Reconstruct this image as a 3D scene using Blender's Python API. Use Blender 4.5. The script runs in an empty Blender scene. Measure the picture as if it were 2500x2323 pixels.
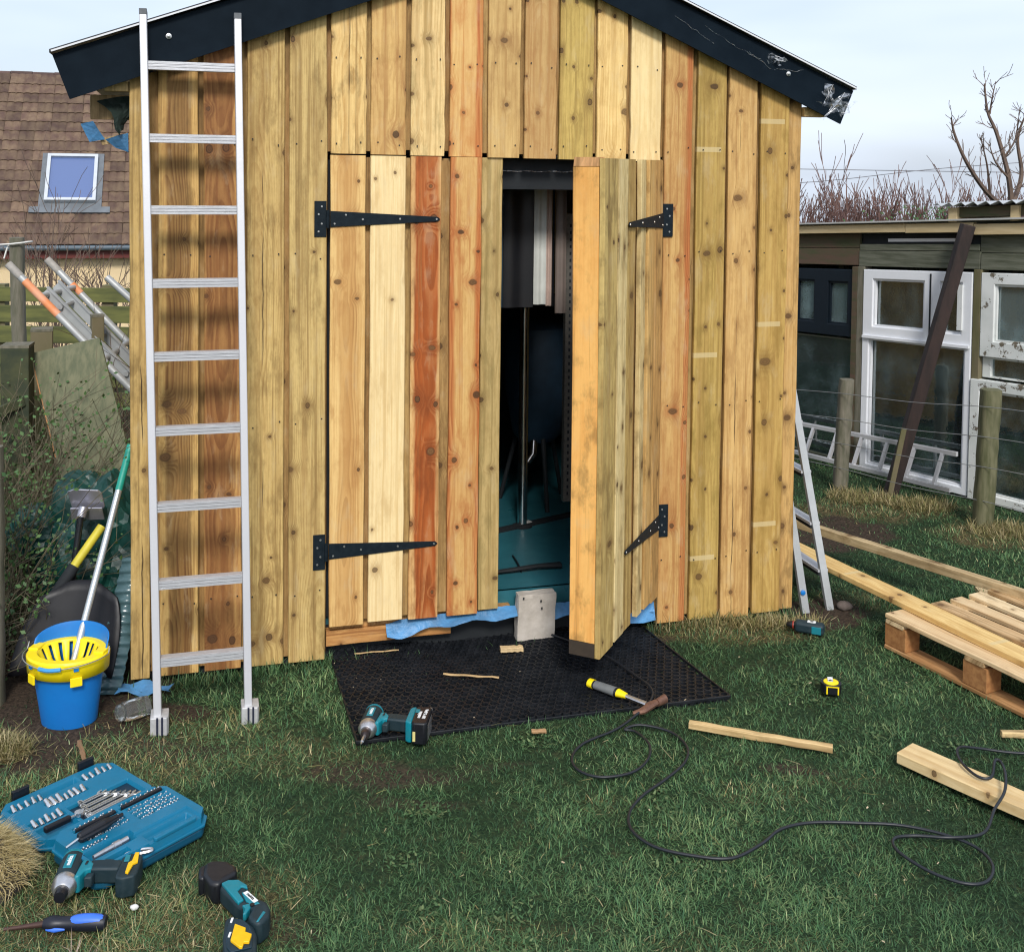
import bpy, bmesh, math, random
import numpy as np
from mathutils import Vector, Matrix, Euler
R = math.radians
random.seed(7); rng = np.random.default_rng(7)
scn = bpy.context.scene
COL = scn.collection

# ---------------------------------------------------------------- camera, sky, sun, exposure
CAM_H = 1.9
PITCH, ROLL = R(2.29), R(0.635)
cam = bpy.data.objects.new('camera', bpy.data.cameras.new('camera')); COL.objects.link(cam)
fw = Vector((0, math.cos(PITCH), -math.sin(PITCH))); rt = Vector((1, 0, 0)); up = rt.cross(fw)
r2 = rt * math.cos(ROLL) + up * math.sin(ROLL); u2 = up * math.cos(ROLL) - rt * math.sin(ROLL)
cam.matrix_world = Matrix(((r2.x, u2.x, -fw.x, 0), (r2.y, u2.y, -fw.y, 0), (r2.z, u2.z, -fw.z, CAM_H), (0, 0, 0, 1)))
cam.data.sensor_fit = 'HORIZONTAL'; cam.data.sensor_width = 36.0
cam.data.lens = 36.0 * 2702 / 2500
cam.data.shift_y = -0.2461
cam.data.clip_start = 0.05; cam.data.clip_end = 2000
scn.camera = cam

SUN_EL, SUN_AZ = 40, 172          # elevation, compass azimuth of the sun (0 = +Y, clockwise)
w = bpy.data.worlds.new('World'); scn.world = w; w.use_nodes = True
nt = w.node_tree; nt.nodes.clear()
wo = nt.nodes.new('ShaderNodeOutputWorld'); bg = nt.nodes.new('ShaderNodeBackground')
sky = nt.nodes.new('ShaderNodeTexSky'); sky.sky_type = 'NISHITA'; sky.sun_disc = False
sky.sun_elevation = R(SUN_EL); sky.sun_rotation = R(SUN_AZ); sky.altitude = 10; sky.air_density = 1.0; sky.dust_density = 2.5; sky.ozone_density = 1.5
tc = nt.nodes.new('ShaderNodeTexCoord'); mp = nt.nodes.new('ShaderNodeMapping'); mp.inputs['Scale'].default_value = (1.6, 1.6, 7.0); mp.inputs['Rotation'].default_value = (0, 0, 0.6)
nz = nt.nodes.new('ShaderNodeTexNoise'); nz.inputs['Scale'].default_value = 1.5; nz.inputs['Detail'].default_value = 3; nz.inputs['Roughness'].default_value = .52
rp = nt.nodes.new('ShaderNodeValToRGB'); rp.color_ramp.elements[0].position = .36; rp.color_ramp.elements[0].color = (.55,) * 3 + (1,); rp.color_ramp.elements[1].position = .70; rp.color_ramp.elements[1].color = (.95,) * 3 + (1,)
mx = nt.nodes.new('ShaderNodeMix'); mx.data_type = 'RGBA'; mx.inputs[7].default_value = (6.9, 7.7, 9.0, 1)
L = nt.links.new
L(tc.outputs['Generated'], mp.inputs['Vector']); L(mp.outputs['Vector'], nz.inputs['Vector']); L(nz.outputs['Fac'], rp.inputs['Fac'])
L(rp.outputs['Color'], mx.inputs[0]); L(sky.outputs['Color'], mx.inputs[6]); L(mx.outputs[2], bg.inputs['Color']); L(bg.outputs['Background'], wo.inputs['Surface'])
bg.inputs['Strength'].default_value = 0.105
sl = bpy.data.lights.new('sun', 'SUN'); sl.energy = 2.1; sl.angle = R(13); sl.color = (1.0, .96, .9)
so = bpy.data.objects.new('sun', sl); COL.objects.link(so)
so.rotation_euler = Vector((math.sin(R(SUN_AZ)) * math.cos(R(SUN_EL)), math.cos(R(SUN_AZ)) * math.cos(R(SUN_EL)), math.sin(R(SUN_EL)))).to_track_quat('Z', 'Y').to_euler()
scn.view_settings.view_transform = 'Standard'; scn.view_settings.look = 'None'; scn.view_settings.gamma = 1
scn.view_settings.use_curve_mapping = False
scn.view_settings.exposure = 0.42
scn.render.engine = 'CYCLES'; scn.cycles.pixel_filter_type = 'BLACKMAN_HARRIS'; scn.cycles.filter_width = 1.15
scn.cycles.max_bounces = 6; scn.cycles.diffuse_bounces = 3; scn.cycles.glossy_bounces = 3; scn.cycles.transmission_bounces = 6; scn.cycles.transparent_max_bounces = 10

# ---------------------------------------------------------------- helpers
def s2l(c):
    return tuple((x / 255 / 12.92) if x / 255 <= .04045 else ((x / 255 + .055) / 1.055) ** 2.4 for x in c)
def tag(o, label=None, cat=None, group=None, kind=None):
    if label: o['label'] = label
    if cat: o['category'] = cat
    if group: o['group'] = group
    if kind: o['kind'] = kind
    return o
def thing(name, label, cat, loc=(0, 0, 0), rz=0, group=None, rot=None):
    o = bpy.data.objects.new(name, None); COL.objects.link(o); o.location = loc
    o.empty_display_size = .05
    o.rotation_euler = rot if rot else (0, 0, rz)
    return tag(o, label, cat, group)
def copy_tree(o, parent=None):
    c = o.copy(); COL.objects.link(c)
    if parent: c.parent = parent
    for ch in o.children: copy_tree(ch, c)
    return c
class MB:
    def __init__(s): s.v = []; s.f = []
    def add(s, v, f, M=None):
        b = len(s.v)
        s.v += [tuple(M @ Vector(p)) for p in v] if M is not None else [tuple(p) for p in v]
        s.f += [tuple(b + i for i in q) for q in f]; return s
    def box(s, x0, x1, y0, y1, z0, z1, M=None):
        return s.add([(x0, y0, z0), (x1, y0, z0), (x1, y1, z0), (x0, y1, z0), (x0, y0, z1), (x1, y0, z1), (x1, y1, z1), (x0, y1, z1)],
                     [(0, 3, 2, 1), (4, 5, 6, 7), (0, 1, 5, 4), (1, 2, 6, 5), (2, 3, 7, 6), (3, 0, 4, 7)], M)
    def bar(s, p, q, wd, h, upv=(0, 0, 1)):
        p, q = Vector(p), Vector(q); d = (q - p); ln = d.length; d.normalize(); u = Vector(upv)
        sd = d.cross(u).normalized(); u = sd.cross(d).normalized()
        M = Matrix(((sd.x, d.x, u.x, p.x), (sd.y, d.y, u.y, p.y), (sd.z, d.z, u.z, p.z), (0, 0, 0, 1)))
        return s.box(-wd / 2, wd / 2, 0, ln, -h / 2, h / 2, M)
    def tube(s, pts, r, n=8, cap=True, flat=1.0):
        pts = [Vector(p) for p in pts]; m = len(pts); rr = list(r) if hasattr(r, '__len__') else [r] * m
        t0 = (pts[1] - pts[0]).normalized(); a = Vector((0, 0, 1)) if abs(t0.z) < .9 else Vector((1, 0, 0))
        x = t0.cross(a).normalized(); vs = []
        for i, p in enumerate(pts):
            t = (pts[min(i + 1, m - 1)] - pts[max(i - 1, 0)]); t = t.normalized() if t.length > 1e-9 else t0
            x = (x - t * x.dot(t)); x = x.normalized() if x.length > 1e-6 else t.orthogonal().normalized(); y = t.cross(x)
            for k in range(n):
                an = 2 * math.pi * k / n; vs.append(p + (x * math.cos(an) + y * math.sin(an) * flat) * rr[i])
        fs = [(i * n + k, i * n + (k + 1) % n, (i + 1) * n + (k + 1) % n, (i + 1) * n + k) for i in range(m - 1) for k in range(n)]
        if cap: fs += [tuple(range(n - 1, -1, -1)), tuple((m - 1) * n + k for k in range(n))]
        return s.add(vs, fs)
    def prism(s, poly, z0, z1, M=None):
        n = len(poly); v = [(x, y, z0) for x, y in poly] + [(x, y, z1) for x, y in poly]
        return s.add(v, [tuple(range(n - 1, -1, -1)), tuple(range(n, 2 * n))] + [(i, (i + 1) % n, n + (i + 1) % n, n + i) for i in range(n)], M)
    def lathe(s, prof, n=20, M=None, cap=True):
        v = [(r * math.cos(2 * math.pi * k / n), r * math.sin(2 * math.pi * k / n), z) for r, z in prof for k in range(n)]
        m = len(prof); f = [(i * n + k, i * n + (k + 1) % n, (i + 1) * n + (k + 1) % n, (i + 1) * n + k) for i in range(m - 1) for k in range(n)]
        if cap: f += [tuple(range(n - 1, -1, -1)), tuple((m - 1) * n + k for k in range(n))]
        return s.add(v, f, M)
    def loft(s, rings, cap=True):
        n = len(rings[0]); v = [p for r in rings for p in r]; m = len(rings)
        f = [(i * n + k, i * n + (k + 1) % n, (i + 1) * n + (k + 1) % n, (i + 1) * n + k) for i in range(m - 1) for k in range(n)]
        if cap: f += [tuple(range(n - 1, -1, -1)), tuple((m - 1) * n + k for k in range(n))]
        return s.add(v, f)
    def build(s, name, mat, parent=None, loc=(0, 0, 0), rot=(0, 0, 0), bevel=0, smooth=0, seg=2):
        me = bpy.data.meshes.new(name); me.from_pydata([tuple(p) for p in s.v], [], s.f); me.update()
        if smooth:
            me.shade_smooth(); me.set_sharp_from_angle(angle=R(smooth if smooth > 1 else 40))
        me.materials.append(mat)
        o = bpy.data.objects.new(name, me); COL.objects.link(o); o.location = loc; o.rotation_euler = rot
        if parent: o.parent = parent
        if bevel:
            b = o.modifiers.new('b', 'BEVEL'); b.width = bevel; b.segments = seg; b.limit_method = 'ANGLE'; b.angle_limit = R(35)
        return o
def rrect(x0, x1, y0, y1, r, n=4):
    o = []
    for cx, cy, a in ((x1 - r, y1 - r, 0), (x0 + r, y1 - r, 90), (x0 + r, y0 + r, 180), (x1 - r, y0 + r, 270)):
        for k in range(n + 1):
            t = R(a + 90 * k / n); o.append((cx + r * math.cos(t), cy + r * math.sin(t)))
    return o
def smooth_path(pts, n=8):
    P = [Vector(p) for p in pts]; out = []
    for i in range(len(P) - 1):
        a, b, c, d = P[max(i - 1, 0)], P[i], P[i + 1], P[min(i + 2, len(P) - 1)]
        for k in range(n):
            t = k / n
            out.append(.5 * ((2 * b) + (c - a) * t + (2 * a - 5 * b + 4 * c - d) * t * t + (3 * b - a - 3 * c + d) * t ** 3))
    out.append(P[-1]); return out
def text_part(txt, size, mat, parent, loc, rot, name='lettering', extrude=.0003, sx=1.0, bold=0.0):
    cu = bpy.data.curves.new(name, 'FONT'); cu.body = txt; cu.size = size; cu.extrude = extrude; cu.offset = bold
    cu.align_x = 'CENTER'; cu.align_y = 'CENTER'; cu.resolution_u = 3
    o = bpy.data.objects.new(name, cu); COL.objects.link(o)
    dg = bpy.context.evaluated_depsgraph_get(); me = bpy.data.meshes.new_from_object(o.evaluated_get(dg))
    bpy.data.objects.remove(o); me.materials.clear(); me.materials.append(mat)
    o = bpy.data.objects.new(name, me); COL.objects.link(o); o.parent = parent; o.location = loc; o.rotation_euler = rot; o.scale = (sx, 1, 1)
    return o

# ---------------------------------------------------------------- materials
class NT:
    def __init__(s, tree): s.t = tree
    def n(s, typ, **kw):
        x = s.t.nodes.new(typ)
        for k, v in kw.items(): setattr(x, k, v)
        return x
    def put(s, sock, v):
        if v is None: return
        if hasattr(v, 'is_linked') or isinstance(v, bpy.types.NodeSocket): s.t.links.new(v, sock)
        else: sock.default_value = v
    def m(s, op, a, b=None, c=None, clamp=False):
        x = s.n('ShaderNodeMath', operation=op, use_clamp=clamp)
        for i, q in enumerate((a, b, c)): s.put(x.inputs[i], q)
        return x.outputs[0]
    def mix(s, f, a, b, mode='MIX'):
        x = s.n('ShaderNodeMix', data_type='RGBA', blend_type=mode); s.put(x.inputs[0], f); s.put(x.inputs[6], a); s.put(x.inputs[7], b); return x.outputs[2]
    def xyz(s, x, y, z):
        c = s.n('ShaderNodeCombineXYZ'); s.put(c.inputs[0], x); s.put(c.inputs[1], y); s.put(c.inputs[2], z); return c.outputs[0]
    def noise(s, vec, scale, detail=3, rough=.55, dist=0):
        x = s.n('ShaderNodeTexNoise'); s.put(x.inputs['Vector'], vec); x.inputs['Scale'].default_value = scale; x.inputs['Detail'].default_value = detail
        x.inputs['Roughness'].default_value = rough; x.inputs['Distortion'].default_value = dist; return x.outputs['Fac']
    def ss(s, v, lo, hi, a=0., b=1.):
        x = s.n('ShaderNodeMapRange', interpolation_type='SMOOTHSTEP'); s.put(x.inputs[0], v); s.put(x.inputs[1], lo); s.put(x.inputs[2], hi); s.put(x.inputs[3], a); s.put(x.inputs[4], b); return x.outputs[0]
def c4(c): return (c[0], c[1], c[2], 1)
def new_mat(name):
    m = bpy.data.materials.new(name); m.use_nodes = True; t = m.node_tree
    return m, NT(t), t.nodes['Principled BSDF']
MATS = {}
def pm(name, col, rough=.6, metal=0., var=.18, scale=25., bump=.15, col2=None, spot=.5, coord='Object', stretch=(1, 1, 1), spec=.5, trans=0., coat=0., bdist=.003, rnd=0.):
    """plain procedural surface: colour with noise variation towards col2, uneven gloss, fine relief"""
    if name in MATS: return MATS[name]
    m, N, b = new_mat(name); t = N.n('ShaderNodeTexCoord'); mpn = N.n('ShaderNodeMapping'); mpn.inputs['Scale'].default_value = stretch
    N.put(mpn.inputs['Vector'], t.outputs[coord]); vec = mpn.outputs[0]
    if rnd:
        oi = N.n('ShaderNodeObjectInfo'); va = N.n('ShaderNodeVectorMath', operation='ADD'); N.put(va.inputs[0], vec); N.put(va.inputs[1], N.xyz(N.m('MULTIPLY', oi.outputs['Random'], 37.), N.m('MULTIPLY', oi.outputs['Random'], 17.), 0.)); vec = va.outputs[0]
    n1 = N.noise(vec, scale, 5, .6); n2 = N.noise(vec, scale * 6, 2)
    c2 = col2 if col2 else tuple(x * .6 for x in col)
    f = N.ss(n1, spot - .22, spot + .22)
    colr = N.mix(N.m('MULTIPLY', f, min(1, var * 2.2)), c4(col), c4(c2))
    if rnd:
        colr = N.mix(1.0, colr, N.xyz(*[N.m('ADD', N.m('MULTIPLY', oi.outputs['Random'], rnd), 1 - rnd / 2)] * 3), 'MULTIPLY')
    N.put(b.inputs['Base Color'], colr)
    N.put(b.inputs['Roughness'], N.m('ADD', N.m('MULTIPLY', N.m('SUBTRACT', n1, .5), .35), rough, clamp=True))
    b.inputs['Metallic'].default_value = metal; b.inputs['Specular IOR Level'].default_value = spec
    b.inputs['Coat Weight'].default_value = coat; b.inputs['Transmission Weight'].default_value = trans
    if bump:
        bn = N.n('ShaderNodeBump'); bn.inputs['Strength'].default_value = bump; bn.inputs['Distance'].default_value = bdist
        N.put(bn.inputs['Height'], N.m('ADD', N.m('MULTIPLY', n1, .7), N.m('MULTIPLY', n2, .3))); N.put(b.inputs['Normal'], bn.outputs[0])
    MATS[name] = m; return m

def make_wood_group():
    g = bpy.data.node_groups.new('sawn_softwood', 'ShaderNodeTree'); N = NT(g)
    I = {}
    def inp(nm, typ, d):
        s = g.interface.new_socket(nm, in_out='INPUT', socket_type=typ); s.default_value = d
    for nm, d in (('Seed', 0.), ('HeartPos', 0.), ('HeartWidth', .04), ('HeartAmt', 0.), ('RingFreq', 90.), ('PithX', 0.), ('PithDepth', .06), ('KnotAmt', .6), ('Stain', .3), ('BandZ', -9.), ('BandSpace', 50.), ('KnotScale', 1.), ('Edge', 0.), ('Crack', 0.), ('CrackPos', 0.)): inp(nm, 'NodeSocketFloat', d)
    for nm, d in (('ColA', (.6, .45, .22, 1)), ('ColB', (.45, .3, .12, 1)), ('Heart', (.35, .15, .04, 1)), ('StainCol', (.2, .14, .06, 1))): inp(nm, 'NodeSocketColor', d)
    g.interface.new_socket('Color', in_out='OUTPUT', socket_type='NodeSocketColor'); g.interface.new_socket('Height', in_out='OUTPUT', socket_type='NodeSocketFloat')
    gi = N.n('NodeGroupInput'); go = N.n('NodeGroupOutput'); G = gi.outputs
    tcn = N.n('ShaderNodeTexCoord'); sp = N.n('ShaderNodeSeparateXYZ'); N.put(sp.inputs[0], tcn.outputs['Object'])
    u, y, v = sp.outputs[0], sp.outputs[1], sp.outputs[2]
    sd = N.m('MULTIPLY', G['Seed'], 7.31)
    uu = N.m('ADD', u, N.m('MULTIPLY', y, .6))
    n1 = N.m('SUBTRACT', N.noise(N.xyz(N.m('MULTIPLY', uu, 3.), N.m('MULTIPLY', v, 1.1), sd), 1.6, 3), .5)
    n2 = N.m('SUBTRACT', N.noise(N.xyz(sd, N.m('MULTIPLY', v, .9), 3.3), 1.2, 2), .5)
    # knots: cells with a centre each
    kx, kz = 14.0, 4.3
    vo = N.n('ShaderNodeTexVoronoi', voronoi_dimensions='2D', feature='F1'); vo.inputs['Scale'].default_value = 1.0; vo.inputs['Randomness'].default_value = .72
    px = N.m('ADD', N.m('MULTIPLY', uu, kx), N.m('MULTIPLY', sd, 1.9)); pz = N.m('ADD', N.m('MULTIPLY', v, kz), N.m('MULTIPLY', sd, 3.7))
    N.put(vo.inputs['Vector'], N.xyz(px, pz, 0.))
    ps = N.n('ShaderNodeSeparateXYZ'); N.put(ps.inputs[0], vo.outputs['Position']); cs = N.n('ShaderNodeSeparateColor'); N.put(cs.inputs[0], vo.outputs['Color'])
    dx = N.m('DIVIDE', N.m('SUBTRACT', px, ps.outputs[0]), kx); dz = N.m('DIVIDE', N.m('SUBTRACT', pz, ps.outputs[1]), kz)
    wob = N.m('MULTIPLY', N.m('SUBTRACT', N.noise(N.xyz(N.m('MULTIPLY', uu, 60.), N.m('MULTIPLY', v, 60.), sd), 1., 2), .5), .008)
    dxs = N.m('MULTIPLY', dx, N.m('ADD', .55, N.m('MULTIPLY', cs.outputs[2], .75)))
    d = N.m('ADD', N.m('SQRT', N.m('ADD', N.m('MULTIPLY', dxs, dxs), N.m('MULTIPLY', N.m('MULTIPLY', dz, dz), .9))), wob)
    on = N.m('LESS_THAN', cs.outputs[0], G['KnotAmt'])
    rk = N.m('MULTIPLY', N.m('ADD', .0042, N.m('MULTIPLY', N.m('POWER', cs.outputs[1], 2.0), .0085)), G['KnotScale'])
    kd = N.m('DIVIDE', d, rk)
    kd2 = N.m('MULTIPLY', kd, kd)
    push = N.m('MULTIPLY', N.m('MULTIPLY', N.m('EXPONENT', N.m('MULTIPLY', kd2, -.13)), on), N.m('MULTIPLY', rk, 2.6))
    # growth rings from the distance to a wandering pith
    ux = N.m('ADD', N.m('SUBTRACT', uu, G['PithX']), N.m('MULTIPLY', n1, .035))
    dp = N.m('ADD', G['PithDepth'], N.m('MULTIPLY', n2, .11))
    rr = N.m('ADD', N.m('SQRT', N.m('ADD', N.m('MULTIPLY', ux, ux), N.m('MULTIPLY', dp, dp))), push)
    ph = N.m('ADD', N.m('MULTIPLY', rr, G['RingFreq']), N.m('MULTIPLY', n1, 1.2))
    saw = N.m('FRACT', ph)
    rvar = N.noise(N.xyz(N.m('MULTIPLY', uu, 14.), N.m('MULTIPLY', v, 2.), N.m('ADD', sd, 2.)), 1., 3)
    rings = N.m('MULTIPLY', N.m('MULTIPLY', N.ss(saw, .15, .9), N.ss(saw, .9, 1., 1., 0.)), N.ss(rvar, .3, .7, .25, 1.))
    fib = N.noise(N.xyz(N.m('MULTIPLY', N.m('ADD', uu, N.m('MULTIPLY', push, .8)), 190.), N.m('MULTIPLY', v, 5.), sd), 1., 4, .65)
    mot = N.noise(N.xyz(N.m('MULTIPLY', uu, 55.), N.m('MULTIPLY', v, 22.), sd), 1., 5, .7)
    fib2 = N.noise(N.xyz(N.m('MULTIPLY', uu, 28.), N.m('MULTIPLY', v, .9), N.m('ADD', sd, 5.)), 1., 3)
    col = N.mix(N.m('MULTIPLY', N.m('ADD', N.m('ADD', N.m('MULTIPLY', rings, .62), .08), N.m('ADD', N.m('MULTIPLY', N.m('SUBTRACT', fib, .5), 2.0), N.m('MULTIPLY', N.m('SUBTRACT', mot, .5), 1.3))), .9, clamp=True), G['ColA'], G['ColB'])
    col = N.mix(N.ss(fib2, .42, .75, 0., .55), col, N.mix(.45, G['ColB'], G['Heart']))
    # heartwood / resin band (Edge=1: outside the band instead of inside)
    hd = N.m('ABSOLUTE', N.m('ADD', N.m('SUBTRACT', u, G['HeartPos']), N.m('MULTIPLY', n1, .05)))
    hin = N.ss(hd, N.m('SUBTRACT', G['HeartWidth'], .014), G['HeartWidth'], 1., 0.)
    hm = N.m('ABSOLUTE', N.m('SUBTRACT', hin, G['Edge']))
    hm = N.m('MULTIPLY', N.m('MULTIPLY', hm, G['HeartAmt']), N.m('ADD', .45, N.m('MULTIPLY', N.m('ADD', fib2, N.m('MULTIPLY', rings, .45)), .75)), clamp=True)
    col = N.mix(hm, col, N.mix(N.m('MULTIPLY', rings, .35), G['Heart'], (.09, .035, .012, 1)))
    # weather / treatment stain
    st = N.noise(N.xyz(N.m('MULTIPLY', uu, 9.), N.m('MULTIPLY', v, 1.5), N.m('ADD', sd, 9.)), 1., 4, .6)
    col = N.mix(N.m('MULTIPLY', N.ss(N.m('ADD', st, N.m('MULTIPLY', N.m('SUBTRACT', mot, .5), .25)), .44, .72), G['Stain'], clamp=True), col, G['StainCol'])
    stk = N.noise(N.xyz(N.m('MULTIPLY', N.m('ADD', uu, N.m('MULTIPLY', push, .8)), 62.), N.m('MULTIPLY', v, .8), N.m('ADD', sd, 13.)), 1., 4, .65)
    col = N.mix(N.m('MULTIPLY', N.ss(stk, .49, .66), .78), col, N.mix(.5, G['StainCol'], G['ColB']))
    bl = N.noise(N.xyz(N.m('MULTIPLY', uu, 16.), N.m('MULTIPLY', v, 5.), N.m('ADD', sd, 21.)), 1., 5, .65)
    col = N.mix(N.ss(bl, .50, .68, 0., .48), col, G['StainCol']); col = N.mix(N.ss(bl, .46, .3, 0., .22), col, (.62, .5, .3, 1))
    sm = N.m('MULTIPLY', N.m('EXPONENT', N.m('MULTIPLY', N.m('ADD', N.m('POWER', N.m('DIVIDE', dx, N.m('MULTIPLY', rk, 2.6)), 2.), N.m('POWER', N.m('DIVIDE', dz, N.m('MULTIPLY', rk, 4.)), 2.)), -1.)), on)
    col = N.mix(N.m('MULTIPLY', N.m('MULTIPLY', sm, N.ss(fib2, .3, .65)), .6), col, N.mix(.4, G['StainCol'], (.05, .03, .015, 1)))
    # pale sticker bands
    bz = N.m('ABSOLUTE', N.m('SUBTRACT', N.m('FRACT', N.m('ADD', N.m('DIVIDE', N.m('SUBTRACT', v, G['BandZ']), G['BandSpace']), .5)), .5))
    bm_ = N.m('MULTIPLY', N.m('LESS_THAN', N.m('MULTIPLY', bz, G['BandSpace']), .0105), N.m('LESS_THAN', u, N.m('ADD', .042, N.m('MULTIPLY', n1, .03))))
    col = N.mix(N.m('MULTIPLY', bm_, .62), col, (.62, .5, .27, 1))
    ck = N.m('ABSOLUTE', N.m('ADD', N.m('SUBTRACT', u, G['CrackPos']), N.m('MULTIPLY', N.m('SUBTRACT', N.noise(N.xyz(sd, N.m('MULTIPLY', v, 3.), 1.), 1., 4), .5), .03)))
    cg = N.noise(N.xyz(sd, N.m('MULTIPLY', v, 1.7), 8.), 1., 2)
    cm = N.m('MULTIPLY', N.ss(ck, .0, N.m('MULTIPLY', N.ss(cg, .45, .62), .0042), 1., 0.), G['Crack'])
    col = N.mix(N.m('MULTIPLY', cm, N.m('GREATER_THAN', cg, .46)), col, (.025, .014, .008, 1))
    # knots: halo, dark rim, ringed core
    halo = N.m('MULTIPLY', N.m('MULTIPLY', N.m('EXPONENT', N.m('MULTIPLY', kd2, -.2)), on), .6)
    col = N.mix(halo, col, N.mix(.5, G['Heart'], G['StainCol']))
    core = N.m('MULTIPLY', N.ss(kd, .82, 1.12, 1., 0.), on)
    kr = N.m('FRACT', N.m('ADD', N.m('MULTIPLY', kd, 2.1), N.m('MULTIPLY', n1, 2.)))
    col = N.mix(N.m('MULTIPLY', core, .92), col, N.mix(N.ss(kr, .2, .9, 0., .35), N.mix(cs.outputs[0], N.mix(.75, G['ColB'], (.11, .052, .024, 1)), (.05, .028, .015, 1)), (.03, .017, .010, 1)))
    rim = N.m('MULTIPLY', N.m('MULTIPLY', N.ss(kd, .78, 1., 0., 1.), N.ss(kd, 1.02, 1.3, 1., 0.)), on)
    col = N.mix(N.m('MULTIPLY', rim, N.m('ADD', .25, N.m('MULTIPLY', cs.outputs[2], .6))), col, (.035, .018, .01, 1))
    N.put(go.inputs['Color'], col)
    N.put(go.inputs['Height'], N.m('SUBTRACT', N.m('ADD', N.m('MULTIPLY', rings, .25), N.m('MULTIPLY', fib, .6)), N.m('MULTIPLY', rim, .5)))
    return g
WOODG = make_wood_group()
_ws = [0]
def wood(a, b=None, heart=(146, 104, 58), pos=0., width=.04, amt=0., freq=90., pith=None, depth=None, knots=.55, stain=.25, scol=(95, 75, 42), band=None, kscale=1., edge=0., rough=.62, seed=None, crack=0., cpos=0.):
    _ws[0] += 1; sd = seed if seed is not None else _ws[0]
    r_ = random.Random(sd * 13 + 5)
    m, N, bs = new_mat('sawn_softwood'); gn = N.n('ShaderNodeGroup'); gn.node_tree = WOODG
    b = b or tuple(x * .8 for x in a)
    D = dict(Seed=sd * 1.37, HeartPos=pos, HeartWidth=width, HeartAmt=amt, RingFreq=freq * 1.35, PithX=pith if pith is not None else r_.uniform(-.05, .05), PithDepth=depth if depth is not None else r_.uniform(.03, .09), KnotAmt=knots, Stain=stain, KnotScale=kscale, Edge=edge, Crack=crack, CrackPos=cpos)
    if band: D['BandZ'], D['BandSpace'] = band
    for k, v in D.items(): gn.inputs[k].default_value = v
    for k, v in (('ColA', a), ('ColB', b), ('Heart', heart), ('StainCol', scol)):
        lc = s2l(v); g_ = .3 * lc[0] + .6 * lc[1] + .1 * lc[2]; gn.inputs[k].default_value = c4(tuple((x * .92 + g_ * .08) * (1.0, .945, .84)[i_] for i_, x in enumerate(lc)))
    N.put(bs.inputs['Base Color'], gn.outputs['Color']); bs.inputs['Roughness'].default_value = rough; bs.inputs['Specular IOR Level'].default_value = .25
    bn = N.n('ShaderNodeBump'); bn.inputs['Strength'].default_value = .35; bn.inputs['Distance'].default_value = .0015
    N.put(bn.inputs['Height'], gn.outputs['Height']); N.put(bs.inputs['Normal'], bn.outputs[0])
    return m
def timber(name, parent, x0, x1, zb, zt, y0, y1, mat, seg=10, wob=.0012, ch=.0025, rot=None, loc=None):
    """a sawn board standing along local z; zb / zt may be (left,right) pairs for cut ends"""
    zb = zb if hasattr(zb, '__len__') else (zb, zb); zt = zt if hasattr(zt, '__len__') else (zt, zt)
    xc, z0 = (x0 + x1) / 2, min(zb); hw, hy, yc = (x1 - x0) / 2, (y1 - y0) / 2, (y0 + y1) / 2
    sec = [(-hw + ch, -hy), (hw - ch, -hy), (hw, -hy + ch), (hw, hy - ch), (hw - ch, hy), (-hw + ch, hy), (-hw, hy - ch), (-hw, -hy + ch)]
    rings = []; wl = wr = 0.
    for i in range(seg + 1):
        t = i / seg; dl, dr, dy = (random.gauss(0, wob), random.gauss(0, wob), random.gauss(0, wob * .8))
        ring = []
        for sx, sy in sec:
            f = (sx + hw) / (2 * hw); zz = (zb[0] + (zb[1] - zb[0]) * f) * (1 - t) + (zt[0] + (zt[1] - zt[0]) * f) * t
            ring.append((sx + (dr if sx > 0 else dl), sy + dy, zz - z0))
        rings.append(ring)
    return MB().loft(rings).build(name, mat, parent, loc=loc or (xc, yc, z0), rot=rot or (0, 0, 0))
# ---------------------------------------------------------------- ground and grass
SHED_A = R(15.66); SHED_O = Vector((0, 4.46, 0))
SD = np.array([math.cos(SHED_A), math.sin(SHED_A)]); SN = np.array([-math.sin(SHED_A), math.cos(SHED_A)])   # along the wall, into the shed
def to_shed(x, y):
    return x * SD[0] + (y - 4.46) * SD[1], x * SN[0] + (y - 4.46) * SN[1]
_wv = [(rng.uniform(0, 6.28), rng.uniform(0, 6.28), rng.uniform(.6, 1.4)) for _ in range(40)]
def vnoise(x, y, f, k0=0, n=8):
    o = 0
    for a, p, s in _wv[k0:k0 + n]: o = o + np.sin((x * math.cos(a) + y * math.sin(a)) * f * s + p)
    return o / (n ** .5) * .7
def sstep(a, b, v):
    t = np.clip((v - a) / (b - a), 0, 1); return t * t * (3 - 2 * t)
DRY = [(.95, 4.60, .42, .10, .95), (-1.2, 3.75, .42, .16, .6), (-1.35, 3.45, .5, .2, .75), (-1.05, 2.72, .5, .2, .95), (-.75, 3.55, .3, .12, .4), (-.75, 2.85, .25, .12, .5),
       (2.15, 6.35, .45, .25, 1.), (2.6, 5.95, .3, .25, 1.), (.78, 3.35, .16, .06, .25), (1.05, 3.45, .2, .05, .25), (-.1, 2.72, .25, .08, .28), (.6, 2.66, .3, .08, .22), (1.62, 4.95, .2, .15, .4), (.3, 3.3, .12, .06, .2)]
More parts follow.
